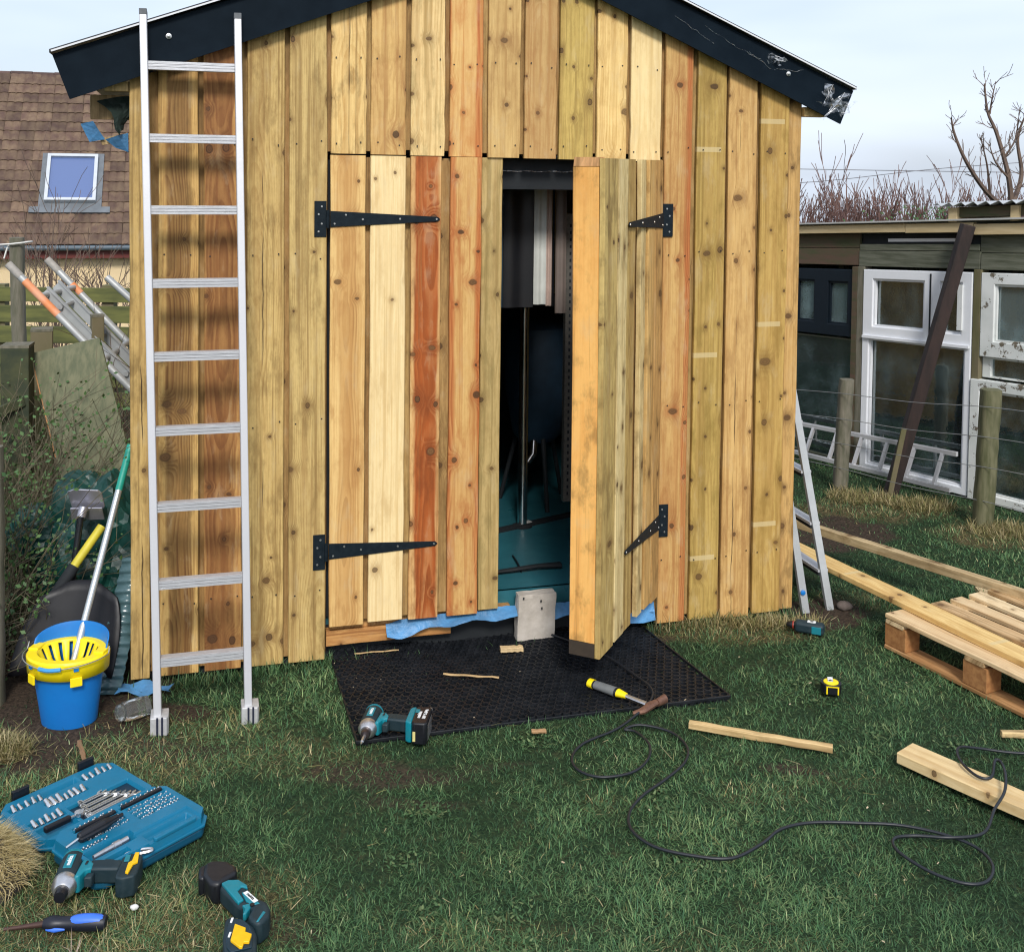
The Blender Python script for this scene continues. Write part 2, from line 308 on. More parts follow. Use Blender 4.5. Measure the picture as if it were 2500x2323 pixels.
SOIL = [(.95, 4.28, .16, .05, .35), (-.05, 3.52, .3, .05, .45), (1.0, 3.9, .1, .04, .3), (.2, 2.75, .12, .04, .35), (-.3, 3.0, .2, .05, .3), (1.42, 4.82, .24, .16, 1.), (1.3, 4.68, .16, .08, .8), (1.72, 6.0, .5, .28, 1.), (-1.25, 3.86, .3, .10, .9), (-1.15, 3.6, .3, .10, .55), (-.3, 3.46, .38, .09, .6), (-.2, 3.3, .25, .05, .5), (-1.7, 4.0, .5, .6, 1.), (.05, 4.52, .6, .09, 1.), (-.35, 4.40, .5, .08, 1.), (-.55, 2.72, .14, .07, .5), (.95, 3.5, .16, .04, .7), (-1.45, 3.0, .2, .2, .6), (.55, 3.02, .12, .05, .4)]
def blobs(x, y, lst):
    o = np.zeros_like(x)
    for cx, cy, rx, ry, a in lst:
        d = np.sqrt(((x - cx) / rx) ** 2 + ((y - cy) / ry) ** 2) + .28 * vnoise(x, y, 9, 3) + .16 * vnoise(x, y, 26, 14)
        o = np.maximum(o, a * sstep(1.25, .55, d))
    return o
def gz(x, y):
    x = np.asarray(x, float); y = np.asarray(y, float)
    far = sstep(9, 22, y)
    z = .008 * vnoise(x, y, 5, 0) + .005 * vnoise(x, y, 13, 9)
    z = z * sstep(14, 7, y)
    z = z - 2.3 * sstep(5.6, 12, y) * sstep(-1.9, -4.5, x) - .045 * np.maximum(0, y - 12.5)
    return z
def coords(a, b, step, far, k):
    c = list(np.arange(a, b + 1e-6, step)); s = step
    lo, hi = [], []; p = a
    while p > -far: s *= k; p -= s; lo.append(p)
    s = step; p = b
    while p < far: s *= k; p += s; hi.append(p)
    return np.array(lo[::-1] + c + hi)
gx = coords(-2.4, 3.4, .035, 700, 1.22); gy = coords(2.2, 7.6, .035, 900, 1.22)
X, Y = np.meshgrid(gx, gy); Z = gz(X, Y)
nx, ny = len(gx), len(gy)
me = bpy.data.meshes.new('ground')
me.vertices.add(nx * ny); me.vertices.foreach_set('co', np.stack([X, Y, Z], -1).astype(np.float32).ravel())
ii = (np.arange(ny - 1)[:, None] * nx + np.arange(nx - 1)[None]).ravel()
q = np.stack([ii, ii + 1, ii + nx + 1, ii + nx], -1).ravel().astype(np.int32)
me.loops.add(len(q)); me.loops.foreach_set('vertex_index', q); me.polygons.add(len(q) // 4)
me.polygons.foreach_set('loop_start', np.arange(0, len(q), 4, dtype=np.int32)); me.polygons.foreach_set('loop_total', np.full(len(q) // 4, 4, np.int32))
me.update(calc_edges=True); me.shade_smooth()
so_ = blobs(X.ravel(), Y.ravel(), SOIL); dr_ = blobs(X.ravel(), Y.ravel(), DRY)
at = me.attributes.new('soil', 'FLOAT', 'POINT'); at.data.foreach_set('value', so_.astype(np.float32))
at = me.attributes.new('dry', 'FLOAT', 'POINT'); at.data.foreach_set('value', dr_.astype(np.float32))
m, N, b = new_mat('turf_and_soil')
t = N.n('ShaderNodeTexCoord'); a1 = N.n('ShaderNodeAttribute', attribute_name='soil'); a2 = N.n('ShaderNodeAttribute', attribute_name='dry')
n1 = N.noise(t.outputs['Object'], 14, 6, .65); n2 = N.noise(t.outputs['Object'], 90, 5, .7); n3 = N.noise(t.outputs['Object'], 1.1, 3)
green = N.mix(N.ss(n2, .35, .7), (.010, .024, .011, 1), (.032, .058, .024, 1))
thatch = N.mix(N.ss(n2, .35, .7), (.035, .03, .014, 1), (.17, .135, .065, 1))
earth = N.mix(N.ss(n2, .3, .72), (.018, .014, .011, 1), (.085, .06, .042, 1))
col = N.mix(N.ss(n1, .46, .74, 0., .3), green, thatch); col = N.mix(a2.outputs['Fac'], col, thatch); col = N.mix(N.ss(a1.outputs['Fac'], .2, .75), col, earth)
N.put(b.inputs['Base Color'], col); b.inputs['Roughness'].default_value = .95; b.inputs['Specular IOR Level'].default_value = .15
bn = N.n('ShaderNodeBump'); bn.inputs['Strength'].default_value = .8; bn.inputs['Distance'].default_value = .012
N.put(bn.inputs['Height'], N.m('ADD', N.m('MULTIPLY', n1, .5), N.m('MULTIPLY', n2, .5))); N.put(b.inputs['Normal'], bn.outputs[0])
me.materials.append(m); g = bpy.data.objects.new('ground', me); COL.objects.link(g); tag(g, 'worn back garden lawn with bare soil patches', 'ground', kind='structure')

def blade_mesh(name, x, y, z, ln, wd, az, tilt, curl, col, mat):
    """one mesh of curved tapering grass blades (5 vertices each)"""
    n = len(x); d = np.stack([np.cos(az), np.sin(az)], -1); sd_ = np.stack([-d[:, 1], d[:, 0]], -1)
    base = np.stack([x, y, z], -1)
    def pt(t):
        ang = tilt + curl * t; h = ln * t * np.cos(tilt + curl * t * .5); rr = ln * t * np.sin(tilt + curl * t * .5)
        return base + np.concatenate([d * rr[:, None], h[:, None]], -1)
    s3 = np.concatenate([sd_, np.zeros((n, 1))], -1)
    m_, tp = pt(.55), pt(1.)
    v = np.stack([base - s3 * wd[:, None] / 2, base + s3 * wd[:, None] / 2, m_ + s3 * wd[:, None] * .42, m_ - s3 * wd[:, None] * .42, tp], 1)
    me = bpy.data.meshes.new(name); me.vertices.add(n * 5); me.vertices.foreach_set('co', v.astype(np.float32).ravel())
    o = np.arange(n)[:, None] * 5; lp = np.concatenate([o + np.array([[0, 1, 2, 3]]), o + np.array([[3, 2, 4]])], 1).ravel().astype(np.int32)
    me.loops.add(n * 7); me.loops.foreach_set('vertex_index', lp); me.polygons.add(n * 2)
    st = (np.arange(n)[:, None] * 7 + np.array([[0, 4]])).ravel().astype(np.int32)
    me.polygons.foreach_set('loop_start', st); me.polygons.foreach_set('loop_total', np.tile(np.array([4, 3], np.int32), n)); me.update(calc_edges=True)
    ca = me.color_attributes.new('tint', 'FLOAT_COLOR', 'POINT'); c = np.concatenate([np.repeat(col, 5, 0), np.ones((n * 5, 1))], 1); ca.data.foreach_set('color', c.astype(np.float32).ravel())
    me.materials.append(mat); ob = bpy.data.objects.new(name, me); COL.objects.link(ob); return ob
m, N, b = new_mat('grass_blade'); a = N.n('ShaderNodeAttribute', attribute_name='tint'); N.put(b.inputs['Base Color'], a.outputs['Color'])
b.inputs['Roughness'].default_value = .6; b.inputs['Specular IOR Level'].default_value = .3
tr = N.n('ShaderNodeBsdfTranslucent'); N.put(tr.inputs['Color'], a.outputs['Color']); ms = N.n('ShaderNodeMixShader'); ms.inputs[0].default_value = .3
N.put(ms.inputs[1], b.outputs[0]); N.put(ms.inputs[2], tr.outputs[0]); N.put(m.node_tree.nodes['Material Output'].inputs['Surface'], ms.outputs[0])
GRASS_M = m
GREENS = np.array([(.022, .054, .024), (.036, .080, .032), (.060, .110, .046), (.105, .142, .062), (.030, .072, .038), (.18, .21, .11)])
STRAWS = np.array([(.40, .32, .16), (.28, .23, .10), (.52, .44, .25), (.2, .19, .07), (.32, .32, .13)])
MAT_C = [(-0.75, 4.47), (-0.5, 3.63), (0.82, 3.99), (0.54, 4.69)]
def in_mat(x, y, e=0.):
    ins = np.ones_like(x, bool)
    for i in range(4):
        (ax, ay), (bx, by) = MAT_C[i], MAT_C[(i + 1) % 4]
        ins &= ((bx - ax) * (y - ay) - (by - ay) * (x - ax)) / math.hypot(bx - ax, by - ay) > e
    return ins
def grass_field(nraw):
    y = 2.35 + (9.0 - 2.35) * rng.random(nraw) ** 1.9; x = (rng.random(nraw) * 2 - 1) * (.52 * y + .25)
    keep = rng.random(nraw) < np.clip(1.05 * (.52 * y + .25) / 2.6, 0, 1)
    x, y = x[keep], y[keep]
    so_ = blobs(x, y, SOIL); dr_ = blobs(x, y, DRY); cl = vnoise(x, y, 22, 20); cl2 = vnoise(x, y, 3.2, 6)
    sx, sy = to_shed(x, y)
    ok = ~((sx > -1.45) & (sx < 1.3) & (sy > -.015)) & (rng.random(len(x)) > so_ * .93) & ~((in_mat(x, y)) & (rng.random(len(x)) > .10))
    ok &= ~((x < -1.75) & (y > 3.9)) & ~((x > 2.45 + (7.2 - y) * .7) & (y > 5))
    ok &= rng.random(len(x)) > .28 * sstep(.2, 1.3, -cl - .35 * cl2)
    x, y, dr_, cl, cl2, sx, sy = [q_[ok] for q_ in (x, y, dr_, cl, cl2, sx, sy)]
    n = len(x); z = gz(x, y) - .003
    im = in_mat(x, y)
    ln = rng.uniform(.016, .038, n) * (1 + .25 * cl + .18 * cl2) * (1 + .35 * dr_); near = (sy > -.07) & (sy < 0); ln = np.where(near, ln * rng.uniform(1.2, 2.4, n), ln); ln = np.where(im, ln * .9, ln)
    wd = (.0009 + .00040 * y) * rng.uniform(.7, 1.25, n)
    az = rng.uniform(0, 6.283, n); tilt = rng.uniform(.45, 1.45, n); tilt = np.where(near, tilt * .45, tilt); curl = rng.uniform(.1, 1.1, n)
    gi_ = np.clip((rng.normal(1.7 + .8 * cl2 + .5 * cl, 1.15, n)), 0, 5.49).astype(int); col = GREENS[gi_]
    isd = rng.random(n) < np.clip(.008 + .008 * cl2 + .42 * dr_, 0, .62); col = np.where(isd[:, None], STRAWS[rng.integers(0, 5, n)], col)
    col = col * np.where(isd[:, None], 1.0, 2.0) * rng.uniform(.5, 1.45, (n, 1)) * np.clip(1 + .30 * cl2[:, None] + .12 * cl[:, None], .4, 2)
    return blade_mesh('grass', x, y, z, ln, wd, az, tilt, curl, col, GRASS_M)
g = grass_field(700000); tag(g, 'short matted lawn grass with dry straw mixed in', 'grass', kind='stuff')
# loose dead stalks lying on the lawn
n = 5200; y = 2.4 + 4.6 * rng.random(n) ** 1.6; x = (rng.random(n) * 2 - 1) * (.5 * y + .2); sx, sy = to_shed(x, y)
k = ~((sx > -1.47) & (sx < 1.32) & (sy > -.03)) & ((rng.random(n) < blobs(x, y, DRY) * .55) | (rng.random(n) < .02)) & ~(in_mat(x, y) & (rng.random(n) > .5)); x, y = x[k], y[k]; n = len(x)
g = blade_mesh('straw', x, y, gz(x, y) + .012 + .012 * rng.random(n), rng.uniform(.02, .075, n), (.0016 + .0003 * y) * rng.uniform(.7, 1.3, n), rng.uniform(0, 6.28, n), rng.uniform(1.3, 1.62, n), rng.uniform(-.3, .35, n), STRAWS[rng.integers(0, 5, n)] * rng.uniform(.7, 1.35, (n, 1)), GRASS_M)
tag(g, 'loose dead straw stalks scattered over the lawn', 'straw', kind='stuff')
# ---------------------------------------------------------------- the shed
M_BLACK = pm('black_coated_steel', (.004, .0085, .014), .5, 0, .3, 9, .06, (.008, .015, .023), spec=.06)
M_IRON = pm('black_painted_iron', (.006, .011, .016), .55, 0, .3, 60, .25, (.012, .02, .026), spec=.15)
M_SCREW = pm('zinc_screw', (.62, .62, .6), .35, .9, .2, 200, .1)
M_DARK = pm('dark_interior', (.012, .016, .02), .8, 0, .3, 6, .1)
M_MEMB = pm('blue_membrane', s2l((84, 148, 200)), .5, 0, .45, 9, .9, s2l((70, 112, 150)), bdist=.012)
M_STEEL = pm('brushed_steel', (.82, .82, .82), .2, 1., .08, 8, .01)
shed = thing('garden_shed', 'new timber shed with vertical boards, black gable trim and double doors', 'shed', SHED_O, SHED_A)
def zl(x): return 2.332 + .365 * (x + 1.723) - .205      # wall top under the gable trim, both slopes
def zr(x): return 2.305 - .412 * (x - 1.549) - .200
def ztop(x): return min(zl(x), zr(x)) + .06
T, P_, O_ = (214, 180, 116), (240, 214, 160), (182, 154, 86)
W = {
 0: dict(crack=1., cpos=.008, a=(200, 170, 106), b=(166, 136, 78), knots=.2, stain=.35, freq=60),
 1: dict(a=(214, 178, 108), b=(176, 132, 70), heart=(112, 76, 40), pos=.0, width=.05, amt=.9, knots=.6, kscale=1.3, stain=.25),
 2: dict(a=(205, 160, 92), b=(160, 104, 56), heart=(134, 86, 46), pos=-.012, width=.062, amt=.85, knots=.7, kscale=1.25, stain=.35, scol=(96, 60, 32)),
 3: dict(crack=.9, cpos=-.01, a=(212, 184, 118), b=(168, 134, 74), knots=.5, stain=.35, scol=(118, 92, 50), freq=105),
 4: dict(a=(210, 184, 120), b=(168, 136, 78), knots=.55, stain=.3, scol=(118, 94, 52), freq=110),
 5: dict(crack=1., cpos=.0, a=(234, 202, 134), b=(198, 154, 84), knots=.35, stain=.12),
 6: dict(a=(222, 186, 118), b=(190, 146, 82), knots=.8, stain=.25, scol=(160, 110, 62)),
 7: dict(a=(240, 212, 152), b=(202, 162, 96), knots=.5, stain=.2, scol=(150, 130, 80)),
 8: dict(a=(226, 188, 120), b=(206, 156, 86), heart=(188, 92, 36), pos=-.016, width=.058, amt=.9, edge=1., knots=.5, stain=.3, scol=(196, 124, 62)),
 9: dict(a=(216, 184, 120), b=(190, 152, 90), knots=.75, stain=.2, scol=(160, 120, 70), freq=60),
 10: dict(a=(200, 166, 108), b=(182, 140, 82), knots=.9, stain=.3, scol=(164, 116, 66)),
 11: dict(a=(204, 178, 98), b=(170, 142, 70), knots=.95, stain=.35, scol=(140, 118, 58), freq=115),
 12: dict(a=(242, 212, 144), b=(212, 172, 98), knots=.6, kscale=1.35, stain=.15, scol=(190, 150, 80)),
 13: dict(a=(242, 220, 166), b=(226, 196, 134), knots=.1, stain=.1, freq=50, scol=(206, 176, 120)),
 14: dict(a=(208, 172, 108), b=(178, 136, 76), heart=(180, 92, 40), pos=-.02, width=.064, amt=.8, edge=1., knots=.6, stain=.3, scol=(160, 104, 54)),
 15: dict(a=(190, 162, 88), b=(160, 130, 64), knots=.7, stain=.5, scol=(128, 108, 44), band=1, freq=60),
 16: dict(crack=1., cpos=-.015, a=(214, 178, 114), b=(188, 146, 84), knots=.45, stain=.35, scol=(150, 108, 60)),
 17: dict(a=(198, 166, 92), b=(170, 134, 66), knots=.55, stain=.45, scol=(140, 112, 46), band=1, kscale=1.2, freq=60),
 18: dict(a=(206, 168, 104), b=(176, 134, 74), knots=.5, stain=.2, freq=55),
 'd1': dict(a=(232, 198, 132), b=(208, 164, 96), heart=(196, 146, 82), pos=0., width=.045, amt=.7, knots=.6, kscale=1.2, stain=.12, scol=(176, 124, 66)),
 'd2': dict(a=(243, 222, 172), b=(230, 200, 142), knots=.35, stain=.08, freq=55, depth=.03, scol=(204, 172, 116)),
 'd3': dict(a=(232, 196, 134), b=(206, 150, 84), heart=(178, 90, 28), pos=.006, width=.052, amt=1.05, knots=.6, kscale=1.3, stain=.3, scol=(116, 56, 20)),
 'd4': dict(a=(220, 182, 114), b=(196, 150, 84), heart=(188, 98, 40), pos=0., width=.052, amt=.8, edge=1., knots=.8, kscale=1.2, stain=.15, scol=(176, 98, 44)),
 'd5': dict(a=(200, 176, 118), b=(168, 142, 86), knots=.7, stain=.35, scol=(132, 118, 70), freq=110)}
def wmat(k, zbot):
    d = dict(W[k]); a = d.pop('a'); b_ = d.pop('b')
    if d.get('band'): d['band'] = ({15: 2.035, 17: 2.16}[k] - zbot, .87)
    return wood(a, b_, **d)
XS = {0: (-1.459, -1.392), 1: (-1.358, -1.217), 2: (-1.196, -1.059), 3: (-1.041, -.903), 4: (-.884, -.745), 5: (-.728, -.593), 6: (-.576, -.440), 7: (-.419, -.285), 8: (-.265, -.132), 9: (-.110, .023),
      10: (.041, .175), 11: (.189, .334), 12: (.349, .479), 13: (.496, .631), 14: (.650, .775), 15: (.798, .930), 16: (.943, 1.075), 17: (1.093, 1.2262), 18: (1.2270, 1.293)}
for k, (x0, x1) in XS.items():
    zb = .03 + random.uniform(-.006, .004) if (k < 5 or k > 13) else 1.992 - .012 * (x0 + .73) / 1.37
    yo = random.uniform(-.002, .002)
    y0, y1 = (-.022, -.001) if k != 18 else (-.012, .008)
    timber('board', shed, x0, x1, zb, (ztop(x0), ztop(x1)), y0 + yo, y1 + yo, wmat(k, zb), seg=9)
backs = [wood((184, 150, 94), (148, 114, 66), knots=.5, stain=.35), wood((168, 134, 82), (134, 100, 56), knots=.5, stain=.35), wood((188, 158, 100), (152, 120, 70), knots=.4, stain=.3)]  # darker than the face boards: shade in the gaps put into the timber colour
ks = sorted(XS)
for i in range(len(ks) - 1):                                       # the under-boards that show in the gaps
    x0, x1 = XS[ks[i]][1] - .022, XS[ks[i + 1]][0] + .022
    if i == 17: continue
    low = .036 if (i < 4 or i > 13) else 2.0
    if i in (4, 13): 
        timber('board', shed, x0, x1 if i == 13 else x1, 2.0, (ztop(x0), ztop(x1)), .003, .021, backs[i % 3], seg=6); continue
    timber('board', shed, x0, x1, low + random.uniform(0, .012), (ztop(x0), ztop(x1)), .003, .021, backs[i % 3], seg=6)
# door jamb edges beside the opening
timber('jamb', shed, -.752, -.738, .034, 1.992, -.0005, .06, backs[1], seg=4); timber('jamb', shed, .642, .668, .034, 1.99, .002, .06, backs[1], seg=4)
# shell behind the boards
DEP = 2.6
mb = MB()
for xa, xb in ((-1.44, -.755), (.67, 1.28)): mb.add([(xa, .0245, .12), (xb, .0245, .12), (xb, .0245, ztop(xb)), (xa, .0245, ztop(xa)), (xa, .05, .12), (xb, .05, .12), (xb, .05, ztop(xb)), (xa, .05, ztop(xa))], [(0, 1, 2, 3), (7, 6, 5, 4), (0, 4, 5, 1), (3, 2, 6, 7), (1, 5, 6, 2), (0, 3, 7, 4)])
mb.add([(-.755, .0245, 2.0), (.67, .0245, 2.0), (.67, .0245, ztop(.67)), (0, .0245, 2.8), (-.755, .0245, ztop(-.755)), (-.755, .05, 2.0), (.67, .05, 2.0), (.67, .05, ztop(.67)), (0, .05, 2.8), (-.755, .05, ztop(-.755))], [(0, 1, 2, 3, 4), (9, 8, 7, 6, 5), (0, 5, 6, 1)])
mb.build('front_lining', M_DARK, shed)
side = wood((196, 160, 98), (160, 122, 68), knots=.5, stain=.3)
for sx, nm in ((-1.452, 'side_wall'), (1.268, 'side_wall')):
    wl_ = MB().box(sx, sx + .02, .03, DEP, .04, 2.2).build(nm, side, shed)
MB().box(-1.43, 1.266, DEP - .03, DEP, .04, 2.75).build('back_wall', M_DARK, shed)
mb = MB(); mb.box(-1.43, 1.266, .06, DEP - .03, .13, .2)
M_TEAL = pm('teal_floor_paint', s2l((50, 112, 124)), .34, 0, .3, 5, .06, s2l((34, 86, 98)))
mb.build('floor', M_TEAL, shed)
M_ROOF = pm('roof_sheet', (.02, .024, .03), .5, 0, .2, 10, .05)
for s_, pts in ((-1, ((-1.722, 2.328), (-.045, 2.944))), (1, ((-.045, 2.944), (1.512, 2.303)))):
    (xa, za), (xb, zb) = pts
    mb = MB(); mb.add([(xa, -.085, za), (xb, -.085, zb), (xb, DEP + .15, zb), (xa, DEP + .15, za), (xa, -.085, za + .012), (xb, -.085, zb + .012), (xb, DEP + .15, zb + .012), (xa, DEP + .15, za + .012)],
                      [(0, 3, 2, 1), (4, 5, 6, 7), (0, 1, 5, 4), (1, 2, 6, 5), (2, 3, 7, 6), (3, 0, 4, 7)]); mb.build('roof', M_ROOF, shed)
M_EDGE = pm('sheet_edge', (.75, .76, .78), .5, 0, .1, 40, .05)
def trim(xa, za, xb, zb, depth):
    d = Vector((xb - xa, 0, zb - za)).normalized(); nn = Vector((d.z, 0, -d.x)) if d.x > 0 else Vector((-d.z, 0, d.x))
    if nn.z > 0: nn = -nn
    A, B = Vector((xa, 0, za)), Vector((xb, 0, zb)); C_, D_ = B + nn * depth, A + nn * depth
    return A, B, C_, D_
apx = (-.045, 2.938)
A, B, C_, D_ = trim(-1.715, 2.325, apx[0], apx[1], .168); C_.x = apx[0] + .002
o = MB().prism([(p.x, p.z) for p in (A, D_, C_, B)], .058, .066, Matrix(((1, 0, 0, 0), (0, 0, -1, 0), (0, 1, 0, 0), (0, 0, 0, 1)))).build('gable_trim', M_BLACK, shed)
A2, B2, C2, D2 = trim(apx[0], apx[1], 1.506, 2.299, .156); D2.x = apx[0] - .002
o2 = MB().prism([(p.x, p.z) for p in (A2, D2, C2, B2)], .0605, .0685, Matrix(((1, 0, 0, 0), (0, 0, -1, 0), (0, 1, 0, 0), (0, 0, 0, 1)))).build('gable_trim', M_BLACK, shed)
for (p, q, dd) in ((A, B, .0), (A2, B2, .0)):
    MB().bar((p.x, -.09, p.z + .0085), (q.x, -.09, q.z + .0085), .006, .006).build('trim_edge', M_EDGE, shed)
# soffit flashing strip behind the trim, down to the boards
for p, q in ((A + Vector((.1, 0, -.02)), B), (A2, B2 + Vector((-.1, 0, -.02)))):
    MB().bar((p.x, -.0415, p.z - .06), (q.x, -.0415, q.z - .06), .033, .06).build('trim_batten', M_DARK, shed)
for x, z, par in ((-1.32, 2.405, o), (1.19, 2.36, o2)):
    M4 = Matrix.Translation((x, -.0665 if par is o else -.069, z)) @ Matrix.Rotation(R(90), 4, 'X')
    MB().lathe([(.0105, 0), (.0105, .003), (.006, .004), (.006, .010), (.004, .011)], 10, M4).build('bolt', M_SCREW, par, smooth=30)
# crumpled protective film still on the trim
M_FILM, N, b = new_mat('clear_film')
t_ = N.n('ShaderNodeTexCoord'); nn_ = N.noise(t_.outputs['Object'], 34, 2, .5, 1.0)
gl_ = N.n('ShaderNodeBsdfGlossy'); gl_.inputs['Roughness'].default_value = .22; gl_.inputs['Color'].default_value = (.9, .93, .97, 1); df_ = N.n('ShaderNodeBsdfDiffuse'); df_.inputs['Color'].default_value = (.7, .74, .78, 1); tp0 = N.n('ShaderNodeBsdfTransparent')
m1_ = N.n('ShaderNodeMixShader'); m1_.inputs[0].default_value = .35; N.put(m1_.inputs[1], gl_.outputs[0]); N.put(m1_.inputs[2], df_.outputs[0]); m2_ = N.n('ShaderNodeMixShader'); N.put(m2_.inputs[0], N.ss(nn_, .4, .68, .06, .5)); N.put(m2_.inputs[1], tp0.outputs[0]); N.put(m2_.inputs[2], m1_.outputs[0]); N.put(M_FILM.node_tree.nodes['Material Output'].inputs['Surface'], m2_.outputs[0])
def film(cx, cz, w_, h_, rot, seed, par):
    r_ = random.Random(seed); n = 6; v = []; f = []
    for i in range(n):
        for j in range(n):
            a_, c_ = (i / (n - 1) - .5) * w_, (j / (n - 1) - .5) * h_
            a_ *= 1 + .5 * math.sin(j * 1.3 + seed); c_ *= 1 + .4 * math.sin(i * 1.7 + seed * 2)
            v.append((cx + a_ * math.cos(rot) - c_ * math.sin(rot) + r_.uniform(-.006, .006), -.073 - abs(r_.gauss(0, .013)), cz + a_ * math.sin(rot) + c_ * math.cos(rot) + r_.uniform(-.007, .007)))
    f = [(i * n + j, i * n + j + 1, (i + 1) * n + j + 1, (i + 1) * n + j) for i in range(n - 1) for j in range(n - 1)]
    MB().add(v, f).build('plastic_film', M_FILM, par)
    for _ in range(3):
        i0, i1 = r_.randrange(n * n), r_.randrange(n * n); MB().tube([Vector(v[i0]) - Vector((0, .004, 0)), (Vector(v[i0]) + Vector(v[i1])) / 2 - Vector((0, .008, 0)), Vector(v[i1]) - Vector((0, .004, 0))], [.0006, .0014, .0006], 4).build('film_crease', M_EDGE, par)
film(1.42, 2.235, .12, .06, .35, 1, o2); film(1.38, 2.27, .055, .08, .2, 2, o2); film(1.12, 2.415, .07, .026, -.25, 3, o2); film(1.455, 2.22, .06, .045, .9, 5, o2)
for k, (x, z, x2, z2) in enumerate(((.66, 2.575, .84, 2.475), (.80, 2.54, .93, 2.47), (.93, 2.47, 1.06, 2.415), (1.0, 2.445, 1.11, 2.375), (1.12, 2.375, 1.26, 2.375))):
    pts = [(x + (x2 - x) * i / 9, -.072 - .004 * random.random(), z + (z2 - z) * i / 9 + random.uniform(-.005, .005)) for i in range(10)]
    MB().tube(pts, [.0004 + .0010 * random.random() for _ in pts], 4).build('film_strand', M_FILM, o2)
# eaves: purlin end on one side, torn felt, noggin and membrane on the other
timber('purlin_end', shed, 1.294, 1.40, 2.185, 2.225, -.03, .02, wood((222, 190, 126)), seg=2)
timber('purlin_end', shed, -1.545, -1.4605, 2.205, 2.24, -.02, .03, wood((230, 200, 140)), seg=2)
timber('noggin', shed, -1.60, -1.4625, 2.105, 2.195, .06, .09, wood((176, 150, 108)), seg=2)
timber('noggin', shed, -1.56, -1.4625, 2.02, 2.045, .03, .05, wood((190, 166, 120)), seg=2, rot=(0, R(-14), 0))
M_FELT = pm('green_felt', (.006, .018, .013), .8, 0, .3, 30, .3)
v = []; n = 7
for i in range(n):
    t = i / (n - 1)
    for j in range(5): v.append((-1.4625 - .115 * (1 - t * .9) * (j / 4) + .02 * math.sin(t * 5), .012 + .035 * math.sin(t * 3.1 + j * .6), 2.19 - .125 * t - .02 * (j / 4) ** 2))
MB().add(v, [(i * 5 + j, i * 5 + j + 1, (i + 1) * 5 + j + 1, (i + 1) * 5 + j) for i in range(n - 1) for j in range(4)]).build('roofing_felt', M_FELT, shed)
v = [(-1.63, .02, 2.085), (-1.585, 0, 2.095), (-1.565, .01, 2.06), (-1.60, .03, 2.02), (-1.545, .02, 2.03), (-1.50, .0, 2.045), (-1.465, .01, 2.055), (-1.465, .02, 1.985), (-1.51, .03, 2.0)]
MB().add(v, [(0, 1, 2, 3), (2, 4, 3), (4, 5, 8), (5, 6, 7, 8)]).build('membrane_flap', M_MEMB, shed)
# threshold: bottom rail, membrane strip, dark void
timber('bottom_rail', shed, -.72, .02, .105, .15, .03, .08, wood((206, 158, 96), (176, 122, 66), knots=.4), rot=(0, 0, 0), seg=3)
sill = wood((206, 156, 92), (176, 118, 64), knots=.3, stain=.35, scol=(110, 66, 32), seed=71)
timber('threshold', shed, 0, .06, 0, .50, -.02, .022, sill, loc=(-.735, .035, .092), rot=(0, R(90), 0), seg=4)
MB().box(-.74, .64, .062, .075, .0, .2).build('void_shade_board', M_DARK, shed)  # dark boards stand in for the shade of the void under the shed
MB().box(-1.44, -.74, .03, .07, .0, .12).build('void_shade_board', M_DARK, shed); MB().box(.67, 1.27, .03, .07, .0, .12).build('void_shade_board', M_DARK, shed)
n = 60; v = []
for i in range(n):
    x = -.50 + 1.135 * i / (n - 1); hh = .036 + .006 * math.sin(i * .37) + (.02 if x > .5 else 0); 
    for j in range(4): v.append((x, .015 - .04 * (j / 3) + .006 * math.sin(i * .55 + j) + random.uniform(-.004, .004), .148 - hh * (j / 3) * (1 + .25 * math.sin(i * .23) + .2 * math.sin(i * .61)) + .004 * math.sin(i * .3) - (0 if x > -.3 else .022 * (-.3 - x) / .2)))
MB().add(v, [(i * 4 + j, i * 4 + j + 1, (i + 1) * 4 + j + 1, (i + 1) * 4 + j) for i in range(n - 1) for j in range(3)]).build('membrane_strip', M_MEMB, shed, smooth=60)
v = [(.50, .02, .15), (.64, .02, .20), (.645, -.02, .045), (.44, -.05, .06), (.56, -.01, .12), (.58, -.045, .048)]
MB().add(v, [(0, 4, 3), (0, 1, 4), (1, 2, 5, 4), (4, 5, 3)]).build('membrane_strip', M_MEMB, shed, smooth=60)
# nails
nb = MB()
for k, (x0, x1) in XS.items():
    if k in (0, 18): continue
    for zz in ((2.03, 2.36) if 4 < k < 14 else (.3, .96, 1.6, 2.03)):
        if zz > ztop((x0 + x1) / 2) - .1: continue
        for x in (x0 + .02 + random.uniform(-.006, .01), x1 - .02 + random.uniform(-.01, .006)):
            nb.lathe([(.0032, 0), (.0032, .0012)], 6, Matrix.Translation((x, -.0225 - .0025, zz + random.uniform(-.012, .012))) @ Matrix.Rotation(R(90), 4, 'X'))
o = nb.build('nails', pm('dull_nail', (.05, .045, .04), .5, .6, .2, 100, 0), shed); o['kind'] = 'stuff'
